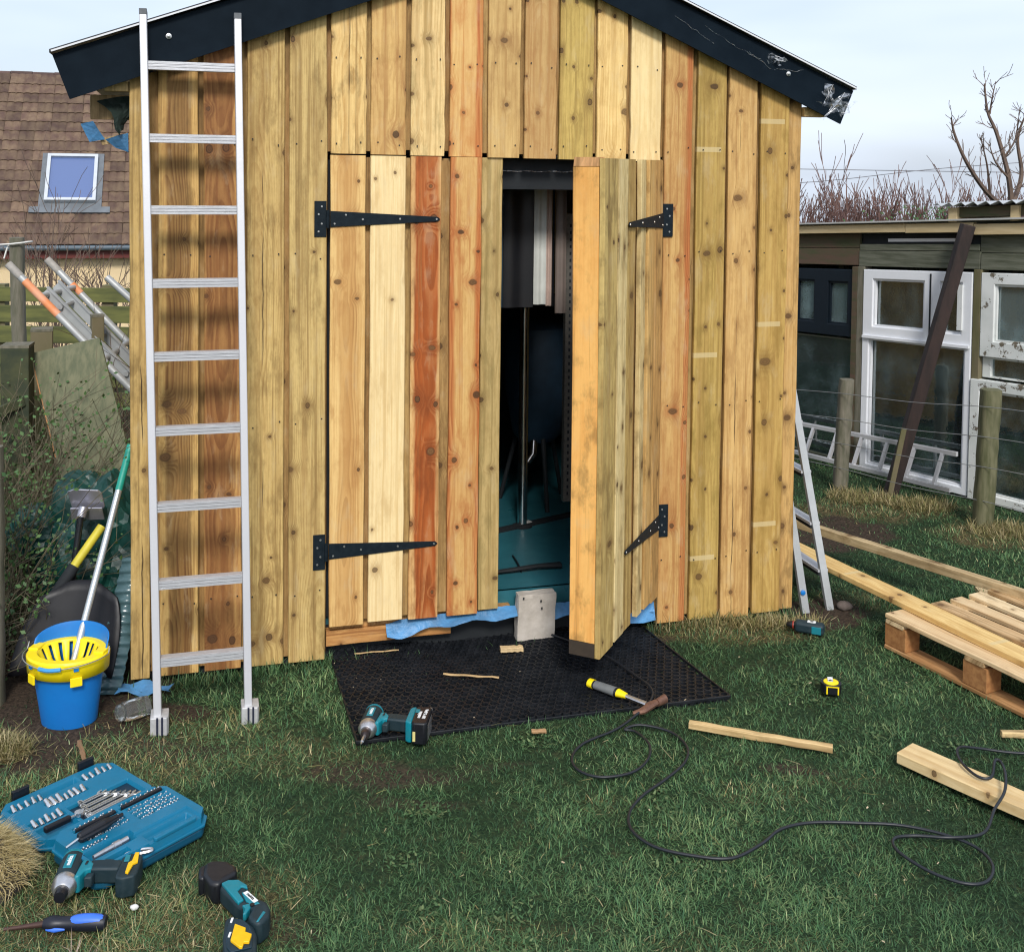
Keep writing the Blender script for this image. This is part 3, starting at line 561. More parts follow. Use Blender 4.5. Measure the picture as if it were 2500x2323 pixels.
# doors
def hinge(door, x, z, flip, name='strap_hinge'):
    """tapered T hinge: upright plate on the frame, long strap on the door; x = knuckle line"""
    s_ = -1 if flip else 1
    mb = MB(); mb.box(min(x - s_ * .050, x - s_ * .004), max(x - s_ * .050, x - s_ * .004), -.0275, -.0235, z - .069, z + .069)
    pl = mb.build('hinge_plate', M_IRON, shed, bevel=.001)
    sc = MB()
    for dz, dx in ((-.048, .034), (-.018, .022), (.018, .034), (.048, .022)): sc.lathe([(.0045, 0), (.0035, .0016)], 8, Matrix.Translation((x - s_ * dx, -.0276, z + dz)) @ Matrix.Rotation(R(90), 4, 'X'))
    o = sc.build('screws', M_SCREW, pl); o['kind'] = 'stuff'
    kn = MB().tube([(x, -.031, z - .034), (x, -.031, z + .034)], .0065, 8).build('knuckle', M_IRON, pl, smooth=40)
    return pl
def strap(door, x, z, flip):
    s_ = -1 if flip else 1; Lh = .435
    pts = [(x + s_ * .006, -.031), (x + s_ * (Lh - .01), -.009), (x + s_ * Lh, 0), (x + s_ * (Lh - .01), .009), (x + s_ * .006, .031)]
    M4 = Matrix(((1, 0, 0, 0), (0, 0, -1, 0), (0, 1, 0, z), (0, 0, 0, 1)))
    st = MB().prism(pts if not flip else pts[::-1], .0235, .0275, M4).build('strap_hinge', M_IRON, door, bevel=.0008)
    sc = MB()
    for dx, dz in ((.022, -.018), (.065, .016), (.13, -.001), (.275, .001), (.42, 0)): sc.lathe([(.0045, 0), (.0035, .0016)], 8, Matrix.Translation((x + s_ * dx, -.0276, z + dz)) @ Matrix.Rotation(R(90), 4, 'X'))
    o = sc.build('screws', M_SCREW, st); o['kind'] = 'stuff'
# left door (shut): its own empty at the hinge line, child of the shed
ld = bpy.data.objects.new('door', None); COL.objects.link(ld); ld.parent = shed; ld.location = (-.738, 0, 0); ld.rotation_euler = (0, 0, R(-.4))
DX = {'d1': (-.729, -.594), 'd2': (-.576, -.438), 'd3': (-.416, -.297), 'd4': (-.260, -.135), 'd5': (-.1295, -.045)}
for k, (x0, x1) in DX.items():
    off = .016 if k == 'd5' else 0
    timber('plank', ld, x0 + .738, x1 + .738, .155 + random.uniform(-.004, .004), 1.986, -.022 + off, -.001 + off, wmat(k, .155), seg=9)
dk = list(DX)
for i in range(4):
    x0, x1 = DX[dk[i]][1] - .02 + .738, DX[dk[i + 1]][0] + .02 + .738
    timber('plank', ld, x0, x1, .162, 1.98, .003 + (.018 if i == 3 else 0), .020 + (.018 if i == 3 else 0), backs[(i + 1) % 3], seg=5)
for z in (.25, 1.7): MB().box(.004, .69, .044, .075, z, z + .08).build('ledge', backs[0], ld)
MB().box(.004, .65, .0395, .0435, .17, 1.97).build('door_lining', M_DARK, ld)
for z in (1.741, .451): hinge(ld, -.741, z, False); strap(ld, .002, z, False)
# right door (open): hinge at x=.637
rd = bpy.data.objects.new('door', None); COL.objects.link(rd); rd.parent = shed; rd.location = (.637, -.012, 0); rd.rotation_euler = (0, R(-.5), R(48.7))
rd['label'] = 'door swung open outwards with a bright stile edge'
mats = [wood((206, 182, 114), (166, 138, 76), knots=.6, stain=.3, freq=60), wood((232, 214, 160), (200, 176, 116), knots=.7, stain=.2), wood((192, 164, 98), (156, 126, 68), knots=.5, stain=.3),
        wood((226, 206, 152), (198, 170, 110), knots=.5, stain=.2), wood((218, 180, 112), (190, 146, 82), knots=.4, stain=.2), wood((204, 162, 98), (172, 128, 70), knots=.5, stain=.3)]
seg_ = [(-.686, -.545, -.022), (-.529, -.43, -.020), (-.425, -.33, -.014), (-.262, -.205, -.016), (-.19, -.105, -.022), (-.096, -.008, -.022)]
for (x0, x1, y0), mt in zip(seg_, mats): timber('plank', rd, x0, x1, .155 + random.uniform(-.005, .006), 1.986, y0, y0 + .021, mt, seg=8)
for x0, x1 in ((-.565, -.51), (-.44, -.41), (-.345, -.25), (-.22, -.18), (-.115, -.085)): timber('plank', rd, x0, x1, .165, 1.975, .0085, .0255, backs[1], seg=5)
st_m = wood((246, 190, 104), (232, 166, 78), heart=(220, 140, 60), knots=.25, stain=.1, freq=45, depth=.12)
timber('stile', rd, -.684, -.636, .205, 1.955, .0005, .102, st_m, seg=5)
timber('ledge', rd, -.684, -.636, 1.957, 1.99, .0005, .102, wood((230, 176, 120), knots=.4), seg=1)
MB().box(-.684, -.636, .001, .101, .15, .203).build('stile_foot', pm('dark_wet_timber', (.05, .035, .022), .7, 0, .3, 30, .3), rd)
for z in (.27, 1.05, 1.82): MB().box(-.634, -.01, .028, .07, z - .04, z + .04).build('ledge', backs[0], rd)
for z in (1.737, .470):
    hinge(rd, .641, z, True); strap(rd, -.004, z, True)
# ---------------------------------------------------------------- inside the shed
def inshed(x, y, z): return SHED_O + Vector((x * SD[0] + y * SN[0], x * SD[1] + y * SN[1], z))
tk = thing('steel_tank', 'tall polished steel tank behind hanging sheets in the dark shed', 'tank', inshed(.62, 1.75, 1.27), SHED_A)
MB().lathe([(.20, 0), (.21, .01), (.21, .80), (.20, .82)], 40).build('shell', M_STEEL, tk, smooth=40)
MB().lathe([(.214, .0), (.218, .005), (.218, .035), (.212, .04)], 40).build('rim', M_STEEL, tk, smooth=40)
MB().lathe([(.06, -.04), (.07, -.035), (.07, .0), (.19, .004)], 24).build('outlet', M_STEEL, tk, smooth=40)
M_NAVY = pm('navy_jacket', (.012, .035, .065), .6, 0, .3, 12, .4)
jk = thing('insulated_drum', 'dark blue jacketed drum standing on the teal floor below the tank', 'drum', inshed(.50, 1.25, .2), SHED_A)
MB().lathe([(.09, .33), (.13, .37), (.17, .6), (.18, .8), (.16, .93), (.1, .97)], 32).build('jacket', M_NAVY, jk, smooth=40)
for a in (30, 150, 270): MB().tube([(.10 * math.cos(R(a)), .10 * math.sin(R(a)), .4), (.2 * math.cos(R(a)), .2 * math.sin(R(a)), .0)], .012, 8).build('leg', M_DARK, jk)
MB().tube([(-.04, -.08, .36), (-.05, -.10, .28), (-.08, -.10, .24)], .02, 10).build('outlet', M_STEEL, jk, smooth=40)
pp = thing('steel_post', 'slim polished steel post standing on the teal shed floor', 'post', inshed(.31, .86, .2), SHED_A)
MB().tube([(0, 0, .0), (0, 0, 1.07)], .024, 20).build('tube', M_STEEL, pp, smooth=40); MB().lathe([(.05, 0), (.05, .006), (.028, .012)], 20).build('base', M_DARK, pp, smooth=40)
MB().lathe([(.026, 1.07), (.027, 1.08), (.015, 1.09)], 16).build('cap', M_STEEL, pp, smooth=40)
o = MB().bar(inshed(-.1, .70, .208), inshed(.62, .97, .208), .035, .016).build('rubber_strip', M_DARK); tag(o, 'black rubber strip lying across the teal shed floor', 'strip')
o = MB().bar(inshed(.295, .85, .2185), inshed(.355, .873, .2185), .03, .003).build('paper_label', pm('label_paper', (.7, .7, .68), .6, 0, .2, 60, .1)); tag(o, 'small white paper label on the black strip inside the shed', 'label')
o = MB().tube([inshed(-.06, .235, .214), inshed(.08, .245, .216), inshed(.2, .25, .222), inshed(.31, .26, .214)], [.008, .014, .014, .022], 8, flat=.6).build('pry_bar', M_DARK, smooth=40); tag(o, 'black pry bar lying on the teal floor behind the threshold', 'pry bar')
rl = thing('perforated_rail', 'slotted grey steel upright rail just inside the open door', 'rail', inshed(.385, .40, .2), SHED_A)
MB().box(-.018, .018, -.002, .002, .25, 1.55).box(-.02, -.017, -.002, .03, .25, 1.55).build('upright', pm('galv_rail', (.22, .21, .19), .5, .7, .3, 60, .2), rl)
hs = MB()
for i in range(40): hs.box(-.004, .004, -.0035, -.0022, .28 + i * .031, .294 + i * .031)
o = hs.build('slots', M_DARK, rl); o['kind'] = 'stuff'

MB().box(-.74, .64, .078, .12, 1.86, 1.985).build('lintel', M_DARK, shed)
MB().tube([(-.6 + 1.2 * i / 30, .072 - .004 * random.random(), 1.935 + random.uniform(-.003, .003)) for i in range(31)], [.002 + .0015 * random.random() for _ in range(31)], 5).build('lintel_film', M_FILM, shed)

for x0, x1, z0, c_, lb in ((.005, .060, 1.34, (.008, .03, .05), 'dark navy sheet hanging inside the shed next to the shut door'), (.062, .196, 1.34, (.006, .007, .010), 'black sheet hanging inside the shed'), (.200, .253, 1.352, (.66, .68, .64), 'pale sheet strip hanging inside the shed doorway'), (.255, .283, 1.345, (.55, .42, .36), 'pinkish beige sheet strip hanging inside the shed'), (.285, .297, 1.34, (.01, .012, .016), 'thin black sheet strip hanging between beige and brown strips'), (.299, .352, 1.31, (.20, .16, .14), 'brown grey sheet strip hanging by the open door')):
    v = []; k_ = 9
    for i in range(k_):
        for j in range(8): v.append(((i / (k_ - 1) - .5) * (x1 - x0), .006 * math.sin(i * 1.1 + x0 * 40), (z0 + (2.0 - z0) * j / 7)))
    o = MB().add(v, [(i * 8 + j, (i + 1) * 8 + j, (i + 1) * 8 + j + 1, i * 8 + j + 1) for i in range(k_ - 1) for j in range(7)]).build('hanging_sheet', pm('sheet_%d' % int(x0 * 1000), c_, .5, 0, .2, 9, .1), loc=inshed((x0 + x1) / 2, .35 + .006 * math.sin(x0 * 50), 0), rot=(0, 0, SHED_A), smooth=60); tag(o, lb, 'sheet', 'sheets hanging in the shed doorway')
# ---------------------------------------------------------------- left side: house, fences, thicket, stored things
from mathutils import noise as mnoise
M_ALU = pm('aluminium', (.60, .60, .62), .45, .35, .25, 18, .12, (.55, .55, .57))
M_ALUD = pm('dull_aluminium', (.50, .52, .53), .5, .3, .3, 14, .15, (.38, .40, .41))
M_TWIG = pm('bare_twig', (.085, .055, .042), .8, 0, .4, 8, 0, (.16, .11, .08))
M_TWIGR = pm('red_brown_twig', (.10, .050, .045), .8, 0, .5, 3, 0, (.19, .11, .09))
M_BRAMBLE = pm('dry_bramble', (.05, .044, .026), .8, 0, .5, 9, 0, (.15, .125, .075))
M_LEAF = pm('bramble_leaf', (.03, .085, .025), .6, 0, .5, 9, 0, (.09, .17, .045))
M_MOSSW = pm('mossy_timber', (.10, .10, .035), .85, 0, .5, 7, .5, (.17, .14, .085), stretch=(1, 1, .3))
M_GREYW = pm('weathered_timber', (.20, .18, .14), .85, 0, .45, 9, .5, (.10, .10, .065), stretch=(4, 4, .6))
M_DARKW = pm('dark_green_timber', (.022, .032, .016), .75, 0, .4, 12, .4, (.07, .075, .03))
# house
M_HARL = pm('cream_harling', s2l((246, 222, 178)), .95, 0, .2, 60, .9, s2l((226, 190, 140)), bdist=.03)
M_TILE = pm('concrete_roof_tile', s2l((84, 63, 55)), .9, 0, .6, 4, .5, s2l((116, 97, 78)), rnd=.5, bdist=.02)
M_RIDGE = pm('ridge_tile', s2l((92, 72, 66)), .9, 0, .4, 4, .4, rnd=.3)
M_GUT = pm('grey_gutter', s2l((84, 98, 108)), .5, 0, .2, 3, .05)
M_BARGE = pm('maroon_fascia', s2l((98, 38, 30)), .6, 0, .2, 3, .1)
M_WHITE = pm('white_upvc', (.80, .82, .86), .35, 0, .12, 12, .04, (.66, .69, .72))
M_LEAD = pm('lead_flashing', s2l((112, 118, 124)), .6, .2, .3, 5, .2)
m, N, b = new_mat('skylight_glass'); b.inputs['Base Color'].default_value = (.10, .15, .32, 1); b.inputs['Roughness'].default_value = .06; b.inputs['Specular IOR Level'].default_value = .8; b.inputs['Coat Weight'].default_value = .6; M_SKYG = m
hs = thing('house', 'cream rendered house with brown tiled roof and a white skylight', 'house', (-9.5, 24, -2.3), R(16))
MB().box(-6, 5.4, 0, 5.5, 0, 2.66).build('wall', M_HARL, hs)
PIT = math.atan2(3.84, 3.0); SLEN = math.hypot(3.84, 3.0)
rf = MB().add([(-6.2, -.25, 2.62), (5.6, -.25, 2.62), (5.6, 3.0, 6.5), (-6.2, 3.0, 6.5), (-6.2, 5.75, 2.62), (5.6, 5.75, 2.62)], [(0, 1, 2, 3), (3, 2, 5, 4), (0, 3, 4), (1, 5, 2), (0, 4, 5, 1)]).build('roof', M_RIDGE, hs)
EXP, TW = SLEN / 17, .33
prof = [(i / 10 * TW, .018 + .022 * abs(math.sin(math.pi * 2 * i / 10)) ** .8) for i in range(11)]
tl = MB(); n = len(prof)
tl.add([(x, -.02, z + .026) for x, z in prof] + [(x, EXP + .02, z) for x, z in prof] + [(x, -.02, z - .01) for x, z in prof], [(i, i + 1, n + i + 1, n + i) for i in range(n - 1)] + [(2 * n + i, 2 * n + i + 1, i + 1, i) for i in range(n - 1)])
tile0 = tl.build('tile', M_TILE, rf)
def tile_at(o, c, k): 
    s_ = k * EXP; o.location = (c * TW + random.uniform(-.006, .006), -.22 + s_ * math.cos(PIT), 2.66 + s_ * math.sin(PIT) + .03); o.rotation_euler = (PIT + random.uniform(-.012, .012), random.uniform(-.01, .01), random.uniform(-.012, .012))
first = True
for k in range(17):
    for c in range(-10, 7):
        if k in (3, 4, 5, 6, 7) and -3 <= c <= 0 and 0: continue
        if first: o = tile0; first = False
        else: o = tile0.copy(); COL.objects.link(o)
        tile_at(o, c, k)
st = MB()
for k in range(17):
    for c in list(range(-18, -10)) + list(range(7, 16)):
        s_ = k * EXP; M4 = Matrix.Translation((c * TW, -.22 + s_ * math.cos(PIT), 2.69 + s_ * math.sin(PIT))) @ Matrix.Rotation(PIT, 4, 'X'); st.add(tl.v, tl.f, M4)
o = st.build('tiles_beyond', M_TILE, rf); o['kind'] = 'stuff'
for i in range(24):
    MB().tube([(-6 + i * .48, 3.0, 6.53 + .01 * (i % 2)), (-6 + i * .48 + .47, 3.0, 6.53 + .01 * (i % 2))], .11, 10).build('ridge_tile', M_RIDGE, rf, smooth=40)
MB().tube([(-6.2, -.36, 2.63), (5.6, -.36, 2.63)], .06, 10).build('gutter', M_GUT, hs, smooth=40)
MB().box(-6.2, 5.6, -.26, -.22, 2.40, 2.60).build('fascia', M_BARGE, hs)
MB().box(-6.1, 5.5, -.22, -.01, 2.42, 2.46).build('soffit', M_BARGE, hs)
wn = MB().box(-2.5, -1.58, -.04, .05, 1.0, 2.28).build('window', pm('brown_window', s2l((70, 40, 36)), .5, 0, .2, 6, .1), hs)
MB().box(-2.4, -1.68, -.05, -.041, 1.1, 2.2).build('pane', M_SKYG, wn)
sk = bpy.data.objects.new('skylight', None); COL.objects.link(sk); sk.parent = hs
s0 = 1.02; sk.location = (-.12, -.22 + s0 * math.cos(PIT), 2.74 + s0 * math.sin(PIT)); sk.rotation_euler = (PIT, 0, 0)
W_, H_ = 1.06, 1.30
fr = MB()
for x0, x1, y0, y1 in ((-W_ / 2, -W_ / 2 + .07, 0, H_), (W_ / 2 - .07, W_ / 2, 0, H_), (-W_ / 2 + .07, W_ / 2 - .07, 0, .07), (-W_ / 2 + .07, W_ / 2 - .07, H_ - .07, H_)): fr.box(x0, x1, y0, y1, .056, .17)
fr.build('frame', pm('grey_white_frame', (.55, .58, .62), .4, 0, .15, 6, .05), sk); MB().box(-W_ / 2 + .07, W_ / 2 - .07, .07, H_ - .07, .07, .11).build('pane', M_SKYG, sk)
MB().box(-W_ / 2 - .12, W_ / 2 + .12, -.1, H_ + .1, -.04, .055).build('flashing', M_LEAD, sk); MB().box(-W_ / 2 - .3, W_ / 2 + .3, -.26, -.102, .0, .06).build('apron', M_LEAD, sk)
MB().tube([(-2.0, 1.9, 5.25), (-2.0, 1.85, 5.5)], .12, 10).build('roof_vent', pm('pale_vent', (.6, .52, .46), .7, 0, .2, 8, .1), rf, smooth=40)
# bare saplings
def bare_tree(mb, p, d, ln, r, depth, rs, spread=.5, up=.25, kink=.12, minr=.0012, kids=(2, 4)):
    pts = [Vector(p)]; d = Vector(d).normalized(); n = max(3, int(ln / .09) if ln < .8 else 8)
    for i in range(n):
        d = (d + Vector((rs.gauss(0, kink), rs.gauss(0, kink), rs.gauss(0, kink) + up * .12))).normalized(); pts.append(pts[-1] + d * ln / n)
    rad = [max(minr, r * (1 - .75 * i / n)) for i in range(n + 1)]
    mb.tube(pts, rad, 5 if r > .01 else 3, cap=False)
    if depth <= 0: return
    for _ in range(rs.randint(*kids)):
        t = rs.uniform(.25, .95); i = min(n - 1, int(t * n)); a = rs.uniform(0, 6.28)
        nd = (d + Vector((math.cos(a), math.sin(a), rs.uniform(0, .6))) * spread * rs.uniform(.6, 1.5)).normalized()
        bare_tree(mb, pts[i], nd, ln * rs.uniform(.4, .7), rad[i] * .65, depth - 1, rs, spread, up, kink, minr, kids)
for i, (x, y, z, h, sd) in enumerate(((-4.55, 11, -1.9, 3.3, 1), (-4.85, 11.4, -1.9, 3.5, 2), (-4.05, 10.6, -1.6, 2.9, 3), (-3.55, 10, -1.2, 2.5, 4))):
    lb = ['bare sapling rising in front of the skylight', 'forked bare sapling behind the slatted fence below the skylight', 'thin bare sapling in front of the cream house wall', 'bare sapling with dark stems beside the shed corner, before the house'][i]
    t_ = thing('sapling', lb, 'tree', (x, y, z), group='bare saplings before the house'); rs = random.Random(sd)
    mb = MB(); bare_tree(mb, (0, 0, 0), (rs.uniform(-.05, .05), 0, 1), h * .85, .022, 0, rs, kink=.06); mb.build('trunk', M_TWIG, t_)
    mb = MB()
    for k in range(9): bare_tree(mb, (rs.uniform(-.06, .06), rs.uniform(-.05, .05), h * rs.uniform(.35, .7)), (rs.uniform(-.6, .6), rs.uniform(-.5, .5), 1), h * rs.uniform(.25, .45), .011, 2, rs, minr=.003)
    mb.build('crown', M_TWIG, t_)
# mossy slat fence, tall post with twine
M_FENCE = pm('algae_green_slat', (.16, .165, .045), .85, 0, .5, 5, .4, (.07, .08, .03), stretch=(.5, 1, 3))
fn = thing('slat_fence', 'mossy horizontal slat fence in front of the cream house', 'fence', (-3.9, 8.5, -.9))
for k, (z0, z1) in enumerate(((1.82, 1.93), (1.66, 1.79), (1.50, 1.63), (1.33, 1.46), (1.16, 1.30), (1.0, 1.12))):
    MB().box(-1.6, 1.6, -.012 + .004 * (k % 2), .012, z0, z1).build('slat', M_FENCE, fn, bevel=.003)
for x in (-1.3, -.1, .74, 1.4): MB().box(x, x + .09, .014, .10, .2, 1.95).build('post', M_MOSSW, fn, bevel=.004)
tp = thing('gate_post', 'tall weathered grey timber post tied round with white twine', 'post', (-3.33, 7.5, -.35))
def knobbly(mb, x, y, w_, z0, z1, sd, n=14, lean=(0, 0)):
    rs = random.Random(sd); rings = []
    for i in range(n + 1):
        t = i / n; z = z0 + (z1 - z0) * t; r_ = w_ / 2 * (1 + rs.uniform(-.05, .05)); cx, cy = x + lean[0] * t + rs.uniform(-.002, .002), y + lean[1] * t
        rings.append([(cx + r_ * (abs(math.cos(a)) ** .55) * (1 if math.cos(a) > 0 else -1), cy + r_ * (abs(math.sin(a)) ** .55) * (1 if math.sin(a) > 0 else -1), z) for a in [2 * math.pi * k / 10 + .3 for k in range(10)]])
    return mb.loft(rings)
knobbly(MB(), 0, 0, .085, 0, 1.82, 3, lean=(-.03, 0)).build('shaft', M_GREYW, tp, smooth=50)
M_TWINE = pm('white_twine', (.75, .74, .7), .9, 0, .2, 50, .2)
o = MB().tube(smooth_path([(-4.4, 7.3, 1.36), (-3.8, 7.4, 1.40), (-3.42, 7.44, 1.425), (-3.36, 7.435, 1.43), (-3.28, 7.46, 1.44), (-3.28, 7.55, 1.44), (-3.38, 7.55, 1.43), (-3.4, 7.47, 1.42), (-3.42, 7.44, 1.33)]), .006, 5).build('twine', M_TWINE); tag(o, 'white twine tied round the tall grey post', 'twine')
for i, (x, y, zt, w_, lb) in enumerate(((-2.24, 5.0, 1.13, .12, 'wide dark green post with pale cut top beside the ladder tips'), (-2.32, 5.45, 1.14, .10, 'mossy yellow green post standing behind the dark post'), (-2.14, 5.7, 1.18, .06, 'narrow mossy post just below the ladder rungs'))):
    p_ = thing('fence_post', lb, 'post', (x, y, 0), R(12 + 9 * i), group='old green fence posts')
    MB().box(-w_ / 2, w_ / 2, -w_ / 2, w_ / 2, -.1, zt - .012).build('shaft', M_DARKW if i == 0 else M_MOSSW, p_, bevel=.004)
    MB().box(-w_ / 2 - .001, w_ / 2 + .001, -w_ / 2 - .001, w_ / 2 + .001, zt - .012, zt).build('cut_top', M_GREYW, p_)
o = MB().bar((-2.45, 4.75, .76), (-2.19, 4.95, .88), .02, .045).build('fence_rail', M_DARKW, bevel=.003); tag(o, 'grey weathered rail sloping across the dark fence posts', 'rail')
lp = thing('garden_post', 'weathered post with flaking side beside the bramble thicket', 'post', (-1.84, 3.9, 0)); knobbly(MB(), 0, 0, .07, -.05, .93, 9).build('shaft', M_GREYW, lp, smooth=50)
# folded aluminium ladder with orange grips
fl = thing('folding_ladder', 'grey folding ladder with orange painted tips lying over the fence', 'ladder', (-2.2, 5.7, 1.0)); O3 = Vector((-2.2, 5.7, 1.0))
def L3(*p): return Vector(p) - O3
M_ORANGE = pm('worn_orange_paint', s2l((232, 132, 62)), .6, 0, .5, 9, .2, s2l((226, 170, 140)))
a0, a1 = Vector((-2.54, 5.6, 1.43)), Vector((-1.80, 5.6, .68)); b0, b1 = Vector((-2.51, 6.0, 1.425)), Vector((-1.9, 6.0, .80)); d_ = (a1 - a0).normalized()
for p0_, p1_, og in ((a0, a1, (.1, .34)), (b0, b1, (.17, .24))):
    MB().tube([p0_ - O3, p1_ - O3], .019, 12).build('rail', M_ALUD, fl, smooth=40)
    MB().tube([p0_ - d_ * .02 - O3, p0_ + d_ * .07 - O3], .0205, 12).build('tip', pm('grey_cap', (.42, .40, .37), .7, 0, .3, 40, .2), fl, smooth=40)
    MB().tube([p0_ + d_ * og[0] - O3, p0_ + d_ * og[1] - O3], .0198, 12).build('orange_sleeve', M_ORANGE, fl, smooth=40)
for t in (.21, .66): MB().tube([a0 + d_ * t - O3, b0 + d_ * t * .92 - O3], .016, 10).build('rung', M_ALUD, fl, smooth=40)
for k, y in enumerate((5.68, 5.82)):
    p = Vector((-2.40, y, 1.30 + .02 * k)); MB().bar(p - O3, p + d_ * .75 - O3, .006, .055, (.6, 0, .7)).build('inner_rail', M_ALUD, fl); MB().bar(p + Vector((.012, .0, .022)) - O3, p + d_ * .75 + Vector((.012, 0, .022)) - O3, .03, .005, (.6, 0, .7)).build('inner_flange', M_ALUD, fl)
for t in (.12, .36, .6): p = Vector((-2.40, 5.66, 1.305)) + d_ * t; MB().tube([p - O3, p + Vector((0, .18, .01)) - O3], .013, 8).build('inner_rung', M_ALUD, fl, smooth=40)
o = MB().tube([(-2.42, 6.6, 1.29), (-2.1, 6.6, 1.0)], .02, 10).build('scaffold_tube', M_ALUD, smooth=40); tag(o, 'short grey metal tube sloping down behind the shed corner', 'tube')
# thickets
def thicket(name, label, box, n, sd, leaf=0, mat=M_BRAMBLE, rad=.0022, lean=.5, ln=(.4, .9)):
    (x0, x1, y0, y1), rs = box, random.Random(sd); t_ = thing(name, label, 'shrub', ((x0 + x1) / 2, (y0 + y1) / 2, 0)); O = t_.location
    mb = MB(); tips = []
    for i in range(n):
        p = Vector((rs.uniform(x0, x1), rs.uniform(y0, y1), 0)); p.z = float(gz(p.x, p.y)); d = Vector((rs.gauss(0, lean), rs.gauss(0, lean * .6), 1)).normalized(); L_ = rs.uniform(*ln); pts = [p - O]; m_ = 7
        for k in range(m_):
            d = (d + Vector((rs.gauss(0, .22), rs.gauss(0, .15), rs.gauss(-.05, .14)))).normalized(); pts.append(pts[-1] + d * L_ / m_); tips.append((pts[-1].copy(), d.copy()))
        mb.tube(pts, [rad * rs.uniform(.8, 1.6) * (1 - .6 * k / m_) for k in range(m_ + 1)], 3, cap=False)
        for k in range(2):
            j = rs.randint(2, m_ - 1); q_ = pts[j]; dd = (d + Vector((rs.gauss(0, .8), rs.gauss(0, .6), rs.uniform(-.2, .8)))).normalized(); e1 = q_ + dd * L_ * .15; e2 = e1 + (dd + Vector((rs.gauss(0, .4), rs.gauss(0, .4), .1))).normalized() * L_ * .15
            mb.tube([q_, e1, e2], [rad * .8, rad * .6, rad * .4], 3, cap=False); tips += [(e1, dd), (e2, dd)]
    mb.build('stems', mat, t_)
    if leaf:
        lb = MB()
        for i in range(leaf):
            q_, dd = rs.choice(tips); s_ = rs.uniform(.010, .026); a = Vector((rs.gauss(0, 1), rs.gauss(0, 1), rs.gauss(.3, 1))).normalized(); b_ = a.orthogonal().normalized(); c = q_ + Vector((rs.gauss(0, .012), rs.gauss(0, .012), rs.gauss(0, .012)))
            lb.add([c, c + a * s_ * .5 + b_ * s_ * .32, c + a * s_, c + a * s_ * .5 - b_ * s_ * .32], [(0, 1, 2, 3)])
        o = lb.build('leaves', M_LEAF, t_)
    return t_
thicket('bramble_thicket', 'tangled bramble thicket with small green leaves beside the shed', (-2.3, -1.90, 4.15, 5.0), 360, 5, 6500, ln=(.45, 1.15), lean=.28)
thicket('bramble_thicket', 'dense dry lower tangle of stems behind the weathered post and bucket', (-2.2, -1.86, 3.95, 4.5), 220, 6, 1600, ln=(.2, .6), lean=.5)
thicket('dry_thicket', 'dry grey twig thicket below the ladder beside the shed corner', (-2.5, -1.75, 5.6, 6.6), 260, 8, 250, ln=(.5, 1.15), mat=M_TWIG, lean=.35, rad=.003)
thicket('dry_thicket', 'bare twig thicket growing against the mossy slat fence', (-3.9, -2.5, 7.7, 8.3), 130, 11, 150, ln=(.5, 1.1), mat=M_BRAMBLE, lean=.3, rad=.004)
# mossy plywood sheet leaning
M_PLY = pm('algae_plywood', s2l((92, 98, 74)), .8, 0, .55, 16, .35, s2l((122, 122, 96)), stretch=(3, 1, 1.2))
pl = thing('plywood_sheet', 'green stained plywood sheet leaning in the bramble thicket', 'board', (-1.65, 4.78, .02))
ax, ay, az = Vector((.972, 0, .235)).normalized(), Vector((.347, -.28, -.92)).normalized(), None; az = ax.cross(ay).normalized()
Mx = Matrix(((ax.x, ay.x, az.x, -.53), (ax.y, ay.y, az.y, .32), (ax.z, ay.z, az.z, 1.06), (0, 0, 0, 1)))
MB().box(-.04, .285, 0, 1.15, -.006, .006, Mx).build('panel', M_PLY, pl); MB().box(-.045, -.0405, 0, .5, -.006, .006, Mx).build('raw_edge', pm('raw_ply_edge', s2l((196, 140, 92)), .8, 0, .2, 60, .2), pl)
# tarpaulin bundle
M_TARP = pm('green_tarpaulin', s2l((20, 72, 64)), .42, 0, .4, 9, .35, s2l((12, 46, 44)), spec=.5, bdist=.01)
bm = bmesh.new(); bmesh.ops.create_icosphere(bm, subdivisions=5, radius=1)
for v in bm.verts:
    p = v.co.copy(); f1 = mnoise.noise(p * 1.6 + Vector((3, 1, 7))); q_ = p * 2.6 + Vector((5, f1, 1)); rdg = 1 - abs(mnoise.noise(q_)) * 2; rd2 = 1 - abs(mnoise.noise(p * 6.2 + Vector((f1 * 2, 8, 2)))) * 2; rd3 = 1 - abs(mnoise.noise(p * 13 + Vector((1, 4, 9)))) * 2
    s_ = 1 + .20 * f1 + .13 * rdg + .05 * rd2 + .012 * rd3; v.co = Vector((p.x * .235 * s_, p.y * .17 * s_, p.z * .33 * s_))
me = bpy.data.meshes.new('tarpaulin'); bm.to_mesh(me); bm.free(); me.materials.append(M_TARP)
o = bpy.data.objects.new('tarpaulin', me); COL.objects.link(o); o.location = (-1.715, 4.55, .30); tag(o, 'crumpled dark green tarpaulin bundle heaped beside the shed', 'tarpaulin')
def crumple(name, label, loc, rad, sd, mat=M_TARP):
    bm = bmesh.new(); bmesh.ops.create_icosphere(bm, subdivisions=4, radius=1)
    for v in bm.verts:
        p = v.co.copy(); s_ = 1 + .25 * mnoise.noise(p * 1.7 + Vector((sd, 0, 0))) + .16 * (1 - abs(mnoise.noise(p * 3.5 + Vector((0, sd, 0)))) * 2); v.co = Vector((p.x * rad[0] * s_, p.y * rad[1] * s_, p.z * rad[2] * s_))
    me = bpy.data.meshes.new(name); bm.to_mesh(me); bm.free(); me.materials.append(mat); o = bpy.data.objects.new(name, me); COL.objects.link(o); o.location = loc; return tag(o, label, 'tarpaulin')
